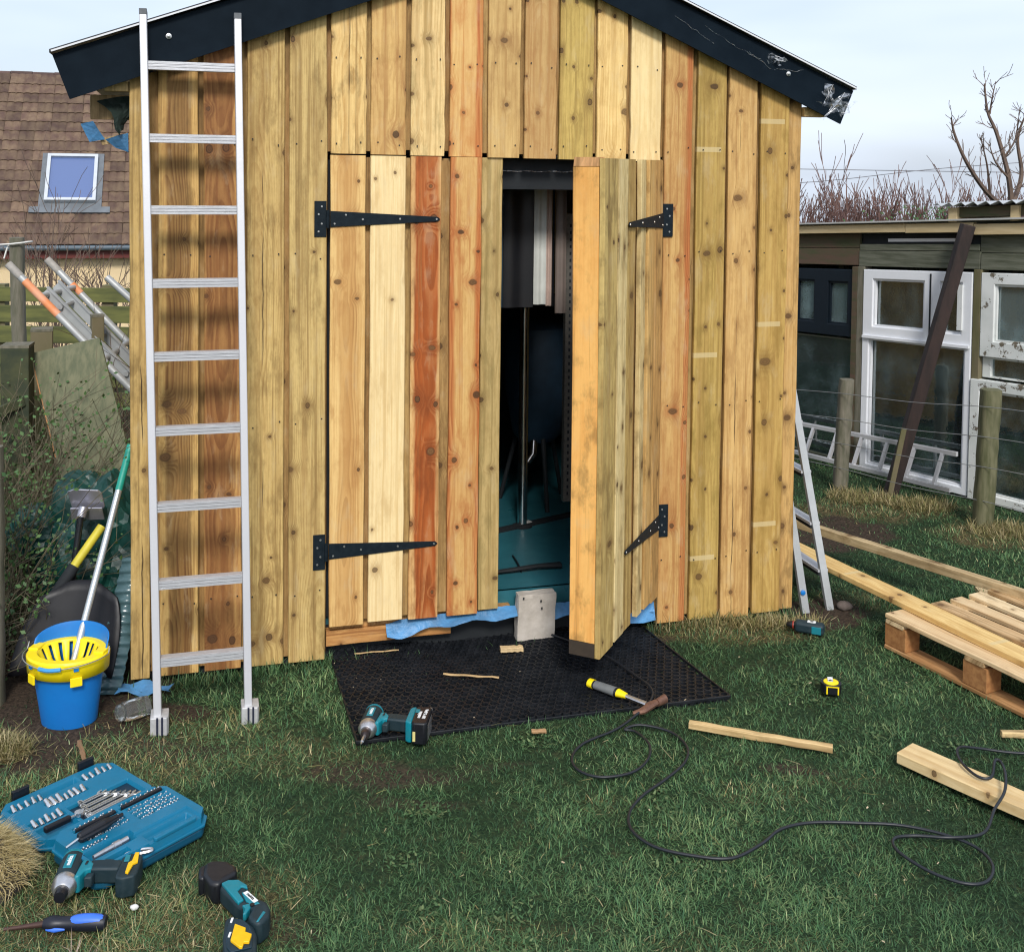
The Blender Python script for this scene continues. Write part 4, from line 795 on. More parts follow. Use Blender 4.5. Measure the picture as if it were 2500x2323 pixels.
crumple('tarpaulin', 'small fold of green tarpaulin poking out of the brambles', (-1.93, 4.45, .44), (.1, .08, .10), 4)
crumple('tarpaulin', 'low green tarpaulin fold lying on the soil behind the corrugated sheet', (-1.60, 4.12, .07), (.12, .06, .09), 8)
# plate on a black pole, shovel, mop, bucket
tm = thing('tamper', 'galvanised plate with slots on a black pole against the tarpaulin', 'tamper', (-1.71, 4.17, .05)); O4 = tm.location.copy()
M_GALV = pm('galvanised_plate', (.58, .58, .66), .42, .75, .3, 30, .12, (.42, .42, .5))
Mp = Matrix.Translation(Vector((-1.665, 4.315, .615)) - O4) @ Euler((R(-62), 0, R(6))).to_matrix().to_4x4()
pts = [(-.066, -.05), (-.04, -.062), (.05, -.055), (.062, -.04), (.066, .03), (.05, .052), (-.045, .055), (-.06, .035)]
MB().prism(pts, 0, .006, Mp).build('plate', M_GALV, tm, bevel=.001)
MB().prism([(-.06, .0), (.06, .0), (.062, .06), (-.062, .06)], -.02, -.014, Mp @ Matrix.Translation((0, .02, 0))).build('back_plate', M_GALV, tm)
sl = MB()
for x, y, w_, h_ in ((-.045, -.028, .016, .006), (.03, .036, .02, .006), (-.03, .038, .014, .006), (.04, -.02, .022, .004)): sl.box(x, x + w_, y, y + h_, .0062, .0075, Mp)
o = sl.build('slots', M_DARK, tm); o['kind'] = 'stuff'
MB().tube([Vector((-1.666, 4.29, .60)) - O4, Vector((-1.672, 4.275, .565)) - O4], .017, 12).build('socket', M_GALV, tm, smooth=40)
MB().tube([Vector((-1.672, 4.275, .57)) - O4, Vector((-1.705, 4.19, .1)) - O4], .013, 10).build('pole', pm('black_pole', (.012, .014, .018), .3, 0, .2, 30, .05), tm, smooth=40)
sh = thing('shovel', 'broad black shovel with a yellow shaft standing behind the blue bucket', 'shovel', (-1.62, 4.0, .0)); O5 = sh.location.copy()
nx_, nz_ = 12, 8; v = []
for i in range(nx_ + 1):
    for j in range(nz_ + 1):
        u_, t = i / nx_ * 2 - 1, j / nz_; wv = .19 * (1 - .25 * t ** 3); v.append((u_ * wv - .02 + .035 * t, .03 + .05 * u_ * u_ * -1 + .10 * t, .06 + .31 * t - .07 * max(0, abs(u_) - .3) * t))
f = [(i * (nz_ + 1) + j, (i + 1) * (nz_ + 1) + j, (i + 1) * (nz_ + 1) + j + 1, i * (nz_ + 1) + j + 1) for i in range(nx_) for j in range(nz_)]
o = MB().add(v, f).build('blade', pm('black_plastic', (.006, .006, .009), .5, 0, .3, 20, .1), sh, smooth=60); so2 = o.modifiers.new('s', 'SOLIDIFY'); so2.thickness = .006
MB().tube([Vector((-1.72, 4.12, .30)) - O5, Vector((-1.665, 4.19, .40)) - O5], .022, 12).build('socket', M_DARK, sh, smooth=40)
MB().tube([Vector((-1.668, 4.185, .395)) - O5, Vector((-1.60, 4.30, .52)) - O5], .017, 12).build('shaft', pm('yellow_shaft', s2l((214, 200, 62)), .5, 0, .2, 20, .1), sh, smooth=40)
mo = thing('mop', 'silver mop pole with a teal grip standing in the blue bucket', 'mop', (-1.535, 3.80, .05)); O6 = mo.location.copy()
p0_, p1_ = Vector((-1.54, 3.80, .10)), Vector((-1.463, 4.235, .86)); q_ = p0_.lerp(p1_, .80)
MB().tube([p0_ - O6, q_ - O6], .0125, 14).build('pole', pm('brushed_pole', (.62, .66, .68), .35, .7, .15, 30, .05), mo, smooth=40)
MB().tube([q_ - O6, p1_ - O6], .0135, 14).build('grip', pm('teal_grip', s2l((26, 150, 132)), .5, 0, .15, 30, .1), mo, smooth=40)
MB().lathe([(.05, -.03), (.055, .02), (.02, .05), (.014, .08)], 14, Matrix.Translation(p0_ - O6 - Vector((0, 0, .06)))).build('mop_head', pm('mop_cloth', (.6, .6, .58), .95, 0, .3, 60, .5), mo, smooth=40)
bk = thing('bucket', 'bright blue plastic mop bucket with a yellow wringer tray', 'bucket', (-1.525, 3.79, 0), R(-6)); bk.scale = (.88, .88, .95)
M_BLUE = pm('blue_plastic', s2l((22, 118, 196)), .42, 0, .2, 6, .06, s2l((18, 98, 176)))
M_YEL = pm('yellow_plastic', s2l((250, 224, 22)), .42, 0, .15, 12, .06, s2l((236, 200, 14)))
n = 48; rings = []
def brim(a): return .255 + .065 * max(0, math.sin(a)) ** .35 if math.sin(a) > 0 else .255
for rr_, t in ((.098, 0), (.105, .01), (.112, .2), (.124, .5), (.137, .8), (.146, .97), (.150, 1.0), (.146, 1.0), (.142, .97), (.12, .5), (.10, .04)):
    rings.append([(rr_ * 1.02 * math.cos(2 * math.pi * k / n), rr_ * .88 * math.sin(2 * math.pi * k / n), .002 + t * brim(2 * math.pi * k / n)) for k in range(n)])
MB().loft(rings).build('tub', M_BLUE, bk, smooth=50)
# wringer: collar with a slotted bowl, front skirt with feet
rings = []
for (ra, za) in ((.151, .200), (.155, .258), (.150, .264), (.118, .264), (.112, .258), (.09, .215), (.06, .185)):
    rings.append([(ra * 1.02 * math.cos(2 * math.pi * k / n), ra * .88 * math.sin(2 * math.pi * k / n) - .006, za) for k in range(n)])
wr = MB().loft(rings, cap=False)
wo_ = wr.build('wringer', M_YEL, bk, smooth=40)
# keep only the front half of the outer skirt and cut slots by dropping faces of the bowl
bm = bmesh.new(); bm.from_mesh(wo_.data); kill = []
for fc in bm.faces:
    c = fc.calc_center_median(); a = math.atan2(c.y, c.x)
    if c.z < .262 and math.hypot(c.x, c.y / .88) > .13 and c.y > .045: kill.append(fc)
    if .186 < c.z < .25 and math.hypot(c.x, c.y) < .108 and int((a + 9) * n / (2 * math.pi) + .5) % 3 == 0: kill.append(fc)
bmesh.ops.delete(bm, geom=kill, context='FACES'); bm.to_mesh(wo_.data); bm.free()
md = wo_.modifiers.new('s', 'SOLIDIFY'); md.thickness = .0035; md.offset = 0
for a in (-125, -55):
    c_, s_ = math.cos(R(a)), math.sin(R(a)); MB().box(-.022, .022, -.004, .004, .180, .212, Matrix.Translation((c_ * .158, s_ * .138 - .006, 0)) @ Matrix.Rotation(R(a + 90), 4, 'Z')).build('wringer_clip', M_YEL, wo_, bevel=.002)
    MB().box(-.009, .009, -.006, .0, .236, .247, Matrix.Translation((c_ * .1585, s_ * .1385 - .006, 0)) @ Matrix.Rotation(R(a + 90), 4, 'Z')).build('clip_slot', M_BLUE, wo_)
for sx in (-1, 1): MB().box(sx * .135 - .02, sx * .135 + .02, -.03, .03, .262, .272).build('wringer_ear', M_YEL, wo_, bevel=.004)
hp = [(.168 * math.cos(R(a)), .15 * math.sin(R(a)) - .012, .25 + .012 * abs(math.cos(R(a)))) for a in range(180, 361, 10)]
hp = [(-.166, 0, .285)] + hp + [(.166, 0, .285)]
hd = MB().tube(smooth_path(hp, 3), .0022, 6).build('handle', pm('wire', (.5, .5, .5), .4, .8, .2, 50, 0), bk, smooth=40)
MB().tube([p for p in smooth_path(hp, 3) if -.045 < p[0] < .055], .0075, 8).build('grip', pm('blue_grip', s2l((64, 150, 210)), .5, 0, .1, 30, .1), hd, smooth=40)
# corrugated sheet, blue membrane tail, jar
m, N, b = new_mat('clear_corrugated'); b.inputs['Base Color'].default_value = (.10, .19, .21, 1); b.inputs['Roughness'].default_value = .22; b.inputs['Specular IOR Level'].default_value = .7; b.inputs['Transmission Weight'].default_value = .35; M_CORR = m
n = 60; v = []
for i in range(n + 1):
    t = i / n; z = .004 + .44 * t; wv = .007 * math.sin(t * math.pi * 2 * 13)
    xl = -1.515 + .045 * t * 1.0; yy = 3.965 + .20 * t
    v += [(xl + .0, yy + wv, z), (xl + .09 + .01 * (1 - t), yy + wv + .012, z + .001)]
cs_ = MB().add(v, [(2 * i, 2 * i + 1, 2 * i + 3, 2 * i + 2) for i in range(n)]).build('corrugated_sheet', M_CORR, smooth=70); tag(cs_, 'clear corrugated plastic sheet leaning at the shed corner', 'plastic sheet'); md = cs_.modifiers.new('s', 'SOLIDIFY'); md.thickness = .0015
v = []; nn = 9
for i in range(nn):
    for j in range(5): v.append((-1.43 + .19 * i / (nn - 1) + .01 * math.sin(j * 2), 3.955 + .022 * i / nn + .085 * j / 4 * (1 - .5 * i / nn), .012 + .012 * math.sin(i * 1.1 + j) + .012 * j / 4))
o = MB().add(v, [(i * 5 + j, (i + 1) * 5 + j, (i + 1) * 5 + j + 1, i * 5 + j + 1) for i in range(nn - 1) for j in range(4)]).build('membrane_offcut', M_MEMB, smooth=70); tag(o, 'torn light blue membrane tail lying under the shed corner boards', 'membrane')
m, N, b = new_mat('scuffed_clear_plastic'); b.inputs['Base Color'].default_value = (.84, .86, .84, 1); b.inputs['Roughness'].default_value = .12; b.inputs['Transmission Weight'].default_value = .95; b.inputs['IOR'].default_value = 1.22; M_JAR = m
jr = thing('plastic_jar', 'clear scuffed plastic jar lying by the ladder foot', 'jar', (-1.30, 3.80, .038), rot=(R(84), 0, R(-38)))
J8 = 8
MB().lathe([(.026, -.05), (.034, -.045), (.036, -.01), (.036, .035), (.03, .046), (.027, .048), (.027, .056)], J8).build('body', M_JAR, jr)
MB().lathe([(.029, .05), (.029, .062), (.027, .063)], 16).build('neck', M_JAR, jr, smooth=40)
# tall ladder leaning on the shed
ld_ = thing('ladder', 'tall silver aluminium ladder leaning against the shed gable', 'ladder', inshed(-1.20, -.38, 0), SHED_A)
def lad(x, t): return Vector((x + (.0 if x > 0 else -.0), .30 * t, 2.475 * t))
xl0, xl1, xr0, xr1 = -.150, -.207, .152, .122
for a_, b_ in ((xl0, xl1), (xr0, xr1)):
    p, q_ = Vector((a_, 0, .02)), Vector((b_, .30, 2.475)); d = (q_ - p).normalized()
    MB().bar(p, q_, .026, .058, (0, -1, .12)).build('rail', M_ALU, ld_, bevel=.003)
    MB().bar(q_ - d * .005, q_ + d * .018, .027, .0595, (0, -1, .12)).build('end_cap', pm('grey_plastic_cap', (.10, .11, .12), .6, 0, .2, 40, .1), ld_, bevel=.002)
M_RUNG = pm('ribbed_aluminium', (.70, .70, .72), .4, .45, .35, 40, .3, (.42, .42, .44), stretch=(.4, 8, 8))
rz_ = [.226, .485, .746, 1.006, 1.263, 1.519, 1.778, 2.033, 2.294]
for z in rz_:
    t = z / 2.475; xa, xb = xl0 + (xl1 - xl0) * t + .0135, xr0 + (xr1 - xr0) * t - .0135; y = .30 * t; g_ = MB()
    for k, (dy, dz) in enumerate(((-.016, .0105), (-.0165, 0), (-.016, -.0105))): g_.box(xa, xb, y + dy - .0025, y + dy + .004, z + dz - .0046, z + dz + .0046)
    g_.box(xa, xb, y - .0115, y + .016, z - .0155, z + .0155)
    rg = g_.build('rung', M_RUNG, ld_)
M_FOOT = pm('ladder_foot', (.60, .60, .61), .5, .3, .25, 40, .2); M_NAVYR = pm('navy_rubber', (.012, .016, .04), .6, 0, .2, 40, .1)
for x in (xl0, xr0):
    ft = MB().prism([(-.024, -.036), (.03, -.044), (.036, -.03), (.036, .03), (-.024, .036)], -.005, .058, Matrix.Translation((x, 0, 0))).build('foot', M_FOOT, ld_, bevel=.003)
    MB().box(x - .004, x + .002, -.0475, -.041, .0, .06).build('foot_stripe', M_NAVYR, ft); MB().box(x + .012, x + .018, -.048, -.041, .0, .06).build('foot_stripe', M_NAVYR, ft); MB().box(x - .02, x + .034, -.038, .03, -.012, -.0055).build('foot_pad', M_NAVYR, ft)
# ---------------------------------------------------------------- right side: glasshouse, wire fence, timber, stepladder
GH = Vector((2.35, 7.30, 0)); GA = math.atan2(-.815, .58)
gh = thing('glasshouse', 'ramshackle glasshouse patched together from old windows and weathered boards', 'glasshouse', GH, GA)
def gwarp(mb): mb.v = [(x, y, z * (1 + .036 * x)) for x, y, z in mb.v]; return mb
def gb(x0, x1, y0, y1, z0, z1): return gwarp(MB().box(x0, x1, y0, y1, z0, z1))
M_BROWNB = pm('mossy_brown_board', s2l((92, 70, 58)), .85, 0, .55, 8, .5, s2l((70, 74, 48)), stretch=(.5, 3, 3))
M_GREYB = pm('weathered_grey_board', s2l((106, 108, 94)), .85, 0, .5, 9, .5, s2l((72, 76, 60)), stretch=(.5, 4, 6), rnd=.25)
M_NAVYF = pm('navy_window_frame', s2l((14, 26, 36)), .5, 0, .25, 12, .1, s2l((9, 18, 27)), spec=.3)
M_PEEL, N, b = new_mat('peeling_white_paint'); t = N.n('ShaderNodeTexCoord'); f1 = N.noise(t.outputs['Object'], 15, 8, .74); f2 = N.noise(t.outputs['Object'], 5, 3)
pk = N.ss(N.m('ADD', f1, N.m('MULTIPLY', f2, .35)), .75, .775); N.put(b.inputs['Base Color'], N.mix(pk, N.mix(N.ss(f2, .3, .7), (.74, .76, .75, 1), (.60, .63, .61, 1)), N.mix(f1, (.05, .04, .03, 1), (.2, .17, .12, 1)))); b.inputs['Roughness'].default_value = .65
bn = N.n('ShaderNodeBump'); bn.inputs['Strength'].default_value = .6; bn.inputs['Distance'].default_value = .004; bn.invert = True; N.put(bn.inputs['Height'], pk); N.put(b.inputs['Normal'], bn.outputs[0])
M_PALEB = pm('pale_fascia_timber', s2l((206, 186, 146)), .75, 0, .35, 7, .3, s2l((168, 146, 104)), stretch=(.4, 3, 3))
m, N, b = new_mat('old_window_glass'); b.inputs['Base Color'].default_value = (.24, .44, .45, 1); b.inputs['Transmission Weight'].default_value = 1; b.inputs['IOR'].default_value = 1.3
t = N.n('ShaderNodeTexCoord'); n1 = N.noise(t.outputs['Object'], 3.5, 5, .6); N.put(b.inputs['Roughness'], N.ss(n1, .45, .75, .01, .16))
bn = N.n('ShaderNodeBump'); bn.inputs['Strength'].default_value = .12; bn.inputs['Distance'].default_value = .02; N.put(bn.inputs['Height'], n1); N.put(b.inputs['Normal'], bn.outputs[0])
dfs = N.n('ShaderNodeBsdfDiffuse'); dfs.inputs['Color'].default_value = (.24, .34, .36, 1); ms = N.n('ShaderNodeMixShader'); N.put(ms.inputs[0], N.ss(n1, .42, .75, .05, .2601)); gl = N.n('ShaderNodeBsdfGlossy'); gl.inputs['Roughness'].default_value = .015; N.put(gl.inputs['Normal'], bn.outputs[0]); m2 = N.n('ShaderNodeMixShader'); fr = N.n('ShaderNodeFresnel'); fr.inputs['IOR'].default_value = 1.6; N.put(m2.inputs[0], N.m('ADD', fr.outputs[0], .20)); N.put(m2.inputs[1], b.outputs[0]); N.put(m2.inputs[2], gl.outputs[0]); N.put(ms.inputs[1], m2.outputs[0]); N.put(ms.inputs[2], dfs.outputs[0]); N.put(m.node_tree.nodes['Material Output'].inputs['Surface'], ms.outputs[0])  # diffuse veil in the mix stands in for pale reflections on the panes
M_GLASS = m
M_GLASS_VEIL = m.copy(); M_GLASS_VEIL.name = 'sky_veil_window_glass'  # heavier veil: sky reflection painted into these panes as pale diffuse colour
for nd in M_GLASS_VEIL.node_tree.nodes:
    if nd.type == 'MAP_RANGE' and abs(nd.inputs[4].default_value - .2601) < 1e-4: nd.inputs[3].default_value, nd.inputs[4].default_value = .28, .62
def window(label, s0, s1, z0, z1, panes, mat, y=-.03, dep=.06, glass=None, sub=True):
    """frame bars around panes; panes = [(s0,s1,z0,z1)] left to right, top row then lower rows"""
    f = MB(); xs = sorted({s0, s1} | {p for q_ in panes for p in q_[:2]}); zs = sorted({z0, z1} | {p for q_ in panes for p in q_[2:]})
    for i in range(len(xs) - 1):
        run = None
        for j in range(len(zs) - 1):
            cx, cz = (xs[i] + xs[i + 1]) / 2, (zs[j] + zs[j + 1]) / 2
            if not any(a < cx < b_ and c < cz < d for a, b_, c, d in panes):
                f.box(xs[i], xs[i + 1], y, y + dep, zs[j], zs[j + 1])
    bm = bmesh.new(); me_ = bpy.data.meshes.new('t'); me_.from_pydata([tuple(p) for p in f.v], [], f.f); bm.from_mesh(me_); bmesh.ops.remove_doubles(bm, verts=bm.verts, dist=.0005)
    seen = {}; 
    for fc in bm.faces: seen.setdefault(tuple(sorted(v.index for v in fc.verts)), []).append(fc)
    bmesh.ops.delete(bm, geom=[x for q_ in seen.values() if len(q_) > 1 for x in q_], context='FACES'); bmesh.ops.dissolve_limit(bm, angle_limit=.02, verts=bm.verts, edges=bm.edges)
    bm.to_mesh(me_); bm.free(); f2 = MB(); f2.v = [tuple(v.co) for v in me_.vertices]; f2.f = [tuple(p.vertices) for p in me_.polygons]
    o = gwarp(f2).build('window', mat, gh, bevel=.004); o['label'] = label
    for a, b_, c, d in panes:
        gb(a - .003, b_ + .003, y + dep * .55, y + dep * .55 + .004, c - .003, d + .003).build('pane', glass or M_GLASS, o)
        if sub:   # glazing bead
            g_ = MB(); w_ = .012
            for x0, x1, c0, c1 in ((a, a + w_, c, d), (b_ - w_, b_, c, d), (a + w_, b_ - w_, c, c + w_), (a + w_, b_ - w_, d - w_, d)): g_.box(x0, x1, y + .012, y + dep * .5, c0, c1)
            gwarp(g_).build('glazing_bead', mat, o)
    return o
# eaves and cladding
gb(-1.3, .33, -.075, -.035, 1.575, 1.63).build('fascia', M_PALEB, gh, bevel=.003); gb(.335, .80, -.076, -.036, 1.57, 1.628).build('fascia', M_PALEB, gh, bevel=.003); gb(.803, 2.2, -.072, -.032, 1.555, 1.618).build('fascia', M_PALEB, gh, bevel=.003)
for (a, b_, c, d, mt, y) in ((-1.3, -.045, 1.475, 1.572, M_BROWNB, -.02), (-1.3, -.045, 1.36, 1.472, M_BROWNB, -.028), (-.04, .815, 1.46, 1.50, M_GREYB, -.026), (-.04, .825, 1.355, 1.456, M_GREYB, -.032), (.82, 2.2, 1.45, 1.552, M_GREYB, -.02), (.83, 2.2, 1.352, 1.446, M_GREYB, -.03)):
    gb(a, b_, y, y + .022, c, d).build('cladding_board', mt, gh, bevel=.002)
gb(-.04, .82, .0, .01, 1.502, 1.568).build('dark_gap', M_DARK, gh)
gb(.16, .64, -.004, -.001, 1.515, 1.535).build('sky_glint_strip', M_WHITE, gh)  # white strip stands in for sky reflected in the gap
# roof sheets and raised hatch
gwarp(MB().add([(-1.3, -.1, 1.64), (2.2, -.1, 1.64), (2.2, 2.2, 1.44), (-1.3, 2.2, 1.44), (-1.3, -.1, 1.65), (2.2, -.1, 1.65), (2.2, 2.2, 1.45), (-1.3, 2.2, 1.45)], [(0, 3, 2, 1), (4, 5, 6, 7), (0, 1, 5, 4), (1, 2, 6, 5), (2, 3, 7, 6), (3, 0, 4, 7)])).build('roof', pm('milky_roof_sheet', (.5, .5, .48), .5, 0, .2, 4, .1), gh)
v = []; nn = 60
for i in range(nn + 1):
    x = .56 + 1.6 * i / nn; zc = 1.735 + .012 * math.sin(i / nn * 2 * math.pi * 20); v += [(x, -.12, zc), (x, .6, zc + .0), (x, -.12, zc + .003), (x, .6, zc + .003)]
gwarp(MB().add(v, [q_ for i in range(nn) for q_ in ((4 * i, 4 * i + 4, 4 * i + 5, 4 * i + 1), (4 * i + 2, 4 * i + 3, 4 * i + 7, 4 * i + 6), (4 * i, 4 * i + 2, 4 * i + 6, 4 * i + 4))])).build('hatch_sheet', M_ALUD, gh)
gb(.70, 2.1, -.06, .5, 1.66, 1.72).build('hatch_curb', M_BROWNB, gh); gb(.64, .698, -.085, .5, 1.632, 1.718).build('hatch_curb', M_PALEB, gh, bevel=.003); gb(1.04, 1.09, -.085, -.0605, 1.632, 1.718).build('hatch_curb', M_PALEB, gh)
# windows
window('navy painted window with two small panes', -.92, -.085, .875, 1.33, [(-.85, -.62, .96, 1.25), (-.56, -.405, .96, 1.25), (-.29, -.125, .955, 1.245)], M_NAVYF, glass=M_GLASS_VEIL)
window('tall plain pane under the navy window', -.92, -.085, .02, .862, [(-.9, -.1, .035, .85)], M_GREYB, y=-.01, dep=.03, sub=False)
for a, b_, mt in ((-.083, -.042, M_BROWNB), (-.040, .008, M_GREYW), (.795, .842, M_MOSSW)): gb(a, b_, -.045, .04, -.02, 1.352).build('post', mt, gh, bevel=.003)
window('white plastic window with two openers over one tall pane', .012, .79, .015, 1.335, [(.085, .465, .965, 1.275), (.575, .725, .965, 1.275), (.06, .752, .06, .885)], M_WHITE, y=-.05, dep=.075)
gb(.02, .785, -.066, -.0505, .888, .905).build('drip_rail', M_WHITE, gh); gb(.505, .515, -.054, -.0505, .93, 1.32).build('opener_joint', M_DARK, gh)
gb(.70, .735, -.062, -.0505, .99, 1.26).build('peeling_batten', M_PEEL, gh, bevel=.002)
window('old white casement with flaking paint', .845, 1.9, .85, 1.335, [(.93, 1.4, .94, 1.27), (1.46, 1.84, .94, 1.27)], M_PEEL, y=-.045, glass=M_GLASS_VEIL)
window('low strip pane under the flaking casement', .845, 1.9, .725, .845, [(.90, 1.86, .735, .835)], M_PEEL, y=-.01, dep=.04, sub=False)
window('large lower light with a flaking white frame', .80, 1.9, .01, .715, [(.86, 1.84, .06, .655)], M_PEEL, y=-.06, dep=.05)
# inside
gb(-1.3, 2.2, 1.3, 1.33, 0, 1.6).build('back_wall', pm('dark_greenhouse_wall', (.02, .045, .045), .9, 0, .5, 3, .2, (.06, .10, .09)), gh)
gb(-1.3, -1.27, .05, 1.3, 0, 1.6).build('end_wall', M_GREYB, gh); gb(2.17, 2.2, .05, 1.3, 0, 1.6).build('end_wall', M_GREYB, gh)
ph = MB(); rs = random.Random(3)
for i in range(5200):
    c = Vector((rs.uniform(-1.0, 2.1), rs.uniform(.25, 1.15), 0)); c.z = rs.uniform(.02, .55 + .5 * abs(math.sin(c.x * 3.1))); s_ = rs.uniform(.02, .06); a = Vector((rs.gauss(0, 1), rs.gauss(0, 1), rs.gauss(0, 1))).normalized(); b_ = a.orthogonal().normalized()
    ph.add([c, c + a * s_ * .5 + b_ * s_ * .3, c + a * s_, c + a * s_ * .5 - b_ * s_ * .3], [(0, 1, 2, 3)])
o = ph.build('foliage', M_LEAF); o.location = GH; o.rotation_euler = (0, 0, GA); tag(o, 'green plants growing behind the glasshouse panes', 'plants', kind='stuff')
M_NAVYC = pm('navy_cloth', (.006, .016, .06), .8, 0, .4, 14, .3)
v = []; nn = 12
for i in range(nn):
    for j in range(6): v.append((.08 + .25 * i / (nn - 1), .07 + .012 * math.sin(i * 1.4), 1.33 - (.24 + .05 * math.sin(i * .5)) * j / 5))
o = gwarp(MB().add(v, [(i * 6 + j, (i + 1) * 6 + j, (i + 1) * 6 + j + 1, i * 6 + j + 1) for i in range(nn - 1) for j in range(5)])).build('hanging_cloth', M_NAVYC, smooth=60); o.location = GH; o.rotation_euler = (0, 0, GA); tag(o, 'navy cloth hanging inside the white glasshouse window', 'cloth')
for i, (x, y) in enumerate(((-.62, .5), (-.3, .9), (.3, .35), (.55, .8), (1.2, .6))):
    o = gb(x, x + .05, y, y + .05, 0, 1.5).build('inner_post', M_MOSSW, gh)
# ladder lying on its side at the foot
rl_ = thing('aluminium_ladder', 'aluminium ladder lying on its side along the glasshouse foot', 'ladder', GH, GA)
def lp_(s_, up_): return Vector((s_, -.17 + .06 * up_, .055 + .012 * s_ + up_ * (.195 + .02 * s_)))
for u_ in (0, 1): MB().bar(lp_(-1.2, u_), lp_(.76, u_), .022, .028).build('rail', M_ALU, rl_, bevel=.002)
for i in range(10): s_ = -1.12 + i * .196; MB().bar(lp_(s_, .06) , lp_(s_ + .02, .94), .022, .018, (1, 0, 0)).build('rung', M_ALU, rl_)
# dark prop beam
pb = thing('prop_beam', 'dark brown square beam propping the glasshouse eaves', 'beam', (2.34, 6.73, 0)); O7 = Vector((2.34, 6.73, 0))
M_DKBEAM = pm('creosoted_beam', s2l((54, 38, 34)), .7, 0, .5, 10, .4, s2l((34, 26, 24)), stretch=(2, 2, .5))
MB().bar((0, 0, -.02), Vector((2.715, 6.585, 1.66)) - O7, .072, .072, (0, -1, .2)).build('shaft', M_DKBEAM, pb, bevel=.004); MB().bar((-.02, -.055, 0), Vector((.05, -.075, .42)), .03, .012, (0, -1, .2)).build('batten', M_MOSSW, pb)
# wire fence
for i, (x, y, zt, sd, lb) in enumerate(((2.05, 6.8, .69, 21, 'short grey timber fence post before the navy glasshouse window'), (2.63, 6.08, .77, 22, 'thick mossy fence post in front of the flaking white frame'))):
    p_ = thing('wire_fence_post', lb, 'post', (x, y, 0), group='posts of the wire fence'); knobbly(MB(), 0, 0, .085 if i == 0 else .10, -.1, zt, sd, lean=(.03, 0)).build('shaft', M_GREYW if i == 0 else pm('mossy_post', (.17, .16, .09), .85, 0, .5, 10, .5, (.07, .075, .03), stretch=(3, 3, .5)), p_, smooth=50)
M_WIRE = pm('galvanised_wire', (.30, .30, .29), .5, .6, .3, 5, 0)
for k, (za, zb, nm) in enumerate(((.61, .684, 'topmost strand'), (.453, .517, 'second strand from the top'), (.30, .35, 'third strand from the top'), (.147, .16, 'lowest strand'))):
    dz = zb - za; pts = [(1.30, 7.66, za - dz), (1.7, 7.2, za - dz * .5 - .012), (2.04, 6.75, za), (2.33, 6.38, (za + zb) / 2 - .012), (2.62, 6.02, zb), (2.95, 5.62, zb + dz * .5 - .012), (3.3, 5.2, zb + dz)]
    o = MB().tube(smooth_path(pts, 4), .0022, 4).build('fence_wire', M_WIRE); tag(o, f'{nm} of rusty wire strung between the fence posts', 'wire', 'strands of the wire fence')
def tuft(name, label, c, rx, ry, n, ln, sd, cols=STRAWS, tilt=(.2, 1.3), zoff=None, dens=None):
    g_ = np.random.default_rng(sd); a = g_.uniform(0, 6.28, n); r_ = np.sqrt(g_.random(n)); x = c[0] + rx * r_ * np.cos(a); y = c[1] + ry * r_ * np.sin(a); z = gz(x, y) if zoff is None else zoff(x, y)
    o = blade_mesh(name, x, y, z, g_.uniform(*ln, n), g_.uniform(.0018, .0034, n) * (.6 + c[1] * .13), g_.uniform(0, 6.28, n), g_.uniform(*tilt, n), g_.uniform(.2, 1.2, n), cols[g_.integers(0, len(cols), n)] * g_.uniform(.6, 1.3, (n, 1)), GRASS_M); return tag(o, label, 'grass', kind='stuff')
tuft('dry_grass', 'tuft of dry grass round the short grey fence post', (2.12, 6.62), .2, .14, 1300, (.03, .09), 31); tuft('dry_grass', 'tuft of dry grass at the foot of the prop beam', (2.42, 6.45), .2, .14, 1300, (.03, .09), 32); tuft('dry_grass', 'tuft of dry grass round the thick mossy post', (2.68, 5.98), .16, .14, 1200, (.03, .10), 33)
# twig hedge and bare tree
hg = thing('twig_hedge', 'bare red brown twig hedge growing behind the glasshouse roof', 'hedge', (4.2, 12, 0)); rs = random.Random(12); mb = MB()
for i in range(300):
    x = rs.uniform(-1.9, 1.5); bare_tree(mb, (x, rs.uniform(-.4, .6), 1.0), (rs.gauss(0, .22), rs.gauss(0, .15), 1), rs.uniform(.42, .68) * (1.6 if rs.random() < .06 else 1), .010, 2, rs, spread=.38, up=.5, kink=.07, minr=.0036, kids=(2, 4))
mb.build('twigs', M_TWIGR, hg)
mb = MB()
for i in range(30): bare_tree(mb, (rs.uniform(-1.9, 1.5), rs.uniform(-.3, .5), -.6), (rs.gauss(0, .1), 0, 1), 1.7, .02, 0, rs, kink=.05)
mb.build('stems', M_TWIGR, hg)
lb = MB()
for i in range(700):
    c = Vector((rs.gauss(.25, .35), rs.uniform(-.6, -.2), rs.uniform(1.2, 1.72) - .35 * abs(rs.gauss(0, .4)))); s_ = rs.uniform(.03, .06); a = Vector((rs.gauss(0, 1), rs.gauss(0, 1), rs.gauss(0, 1))).normalized(); b_ = a.orthogonal().normalized(); lb.add([c, c + a * s_ * .5 + b_ * s_ * .3, c + a * s_, c + a * s_ * .5 - b_ * s_ * .3], [(0, 1, 2, 3)])
lb.build('leaves', M_LEAF, hg)
tr_ = thing('bare_tree', 'leafless tree with upswept branches standing behind the glasshouse', 'tree', (5.0, 11, -.2)); rs = random.Random(40); OT = Vector((5.0, 11, -.2)); mb = MB(); mb.tube([(.05, 0, 0), (.02, 0, 1.0), (-.03, .02, 1.85)], [.07, .06, .045], 8); mb.build('trunk', M_TWIG, tr_)
def px3(*pts): return smooth_path([Vector(p) - OT for p in pts], 5)
mb = MB()
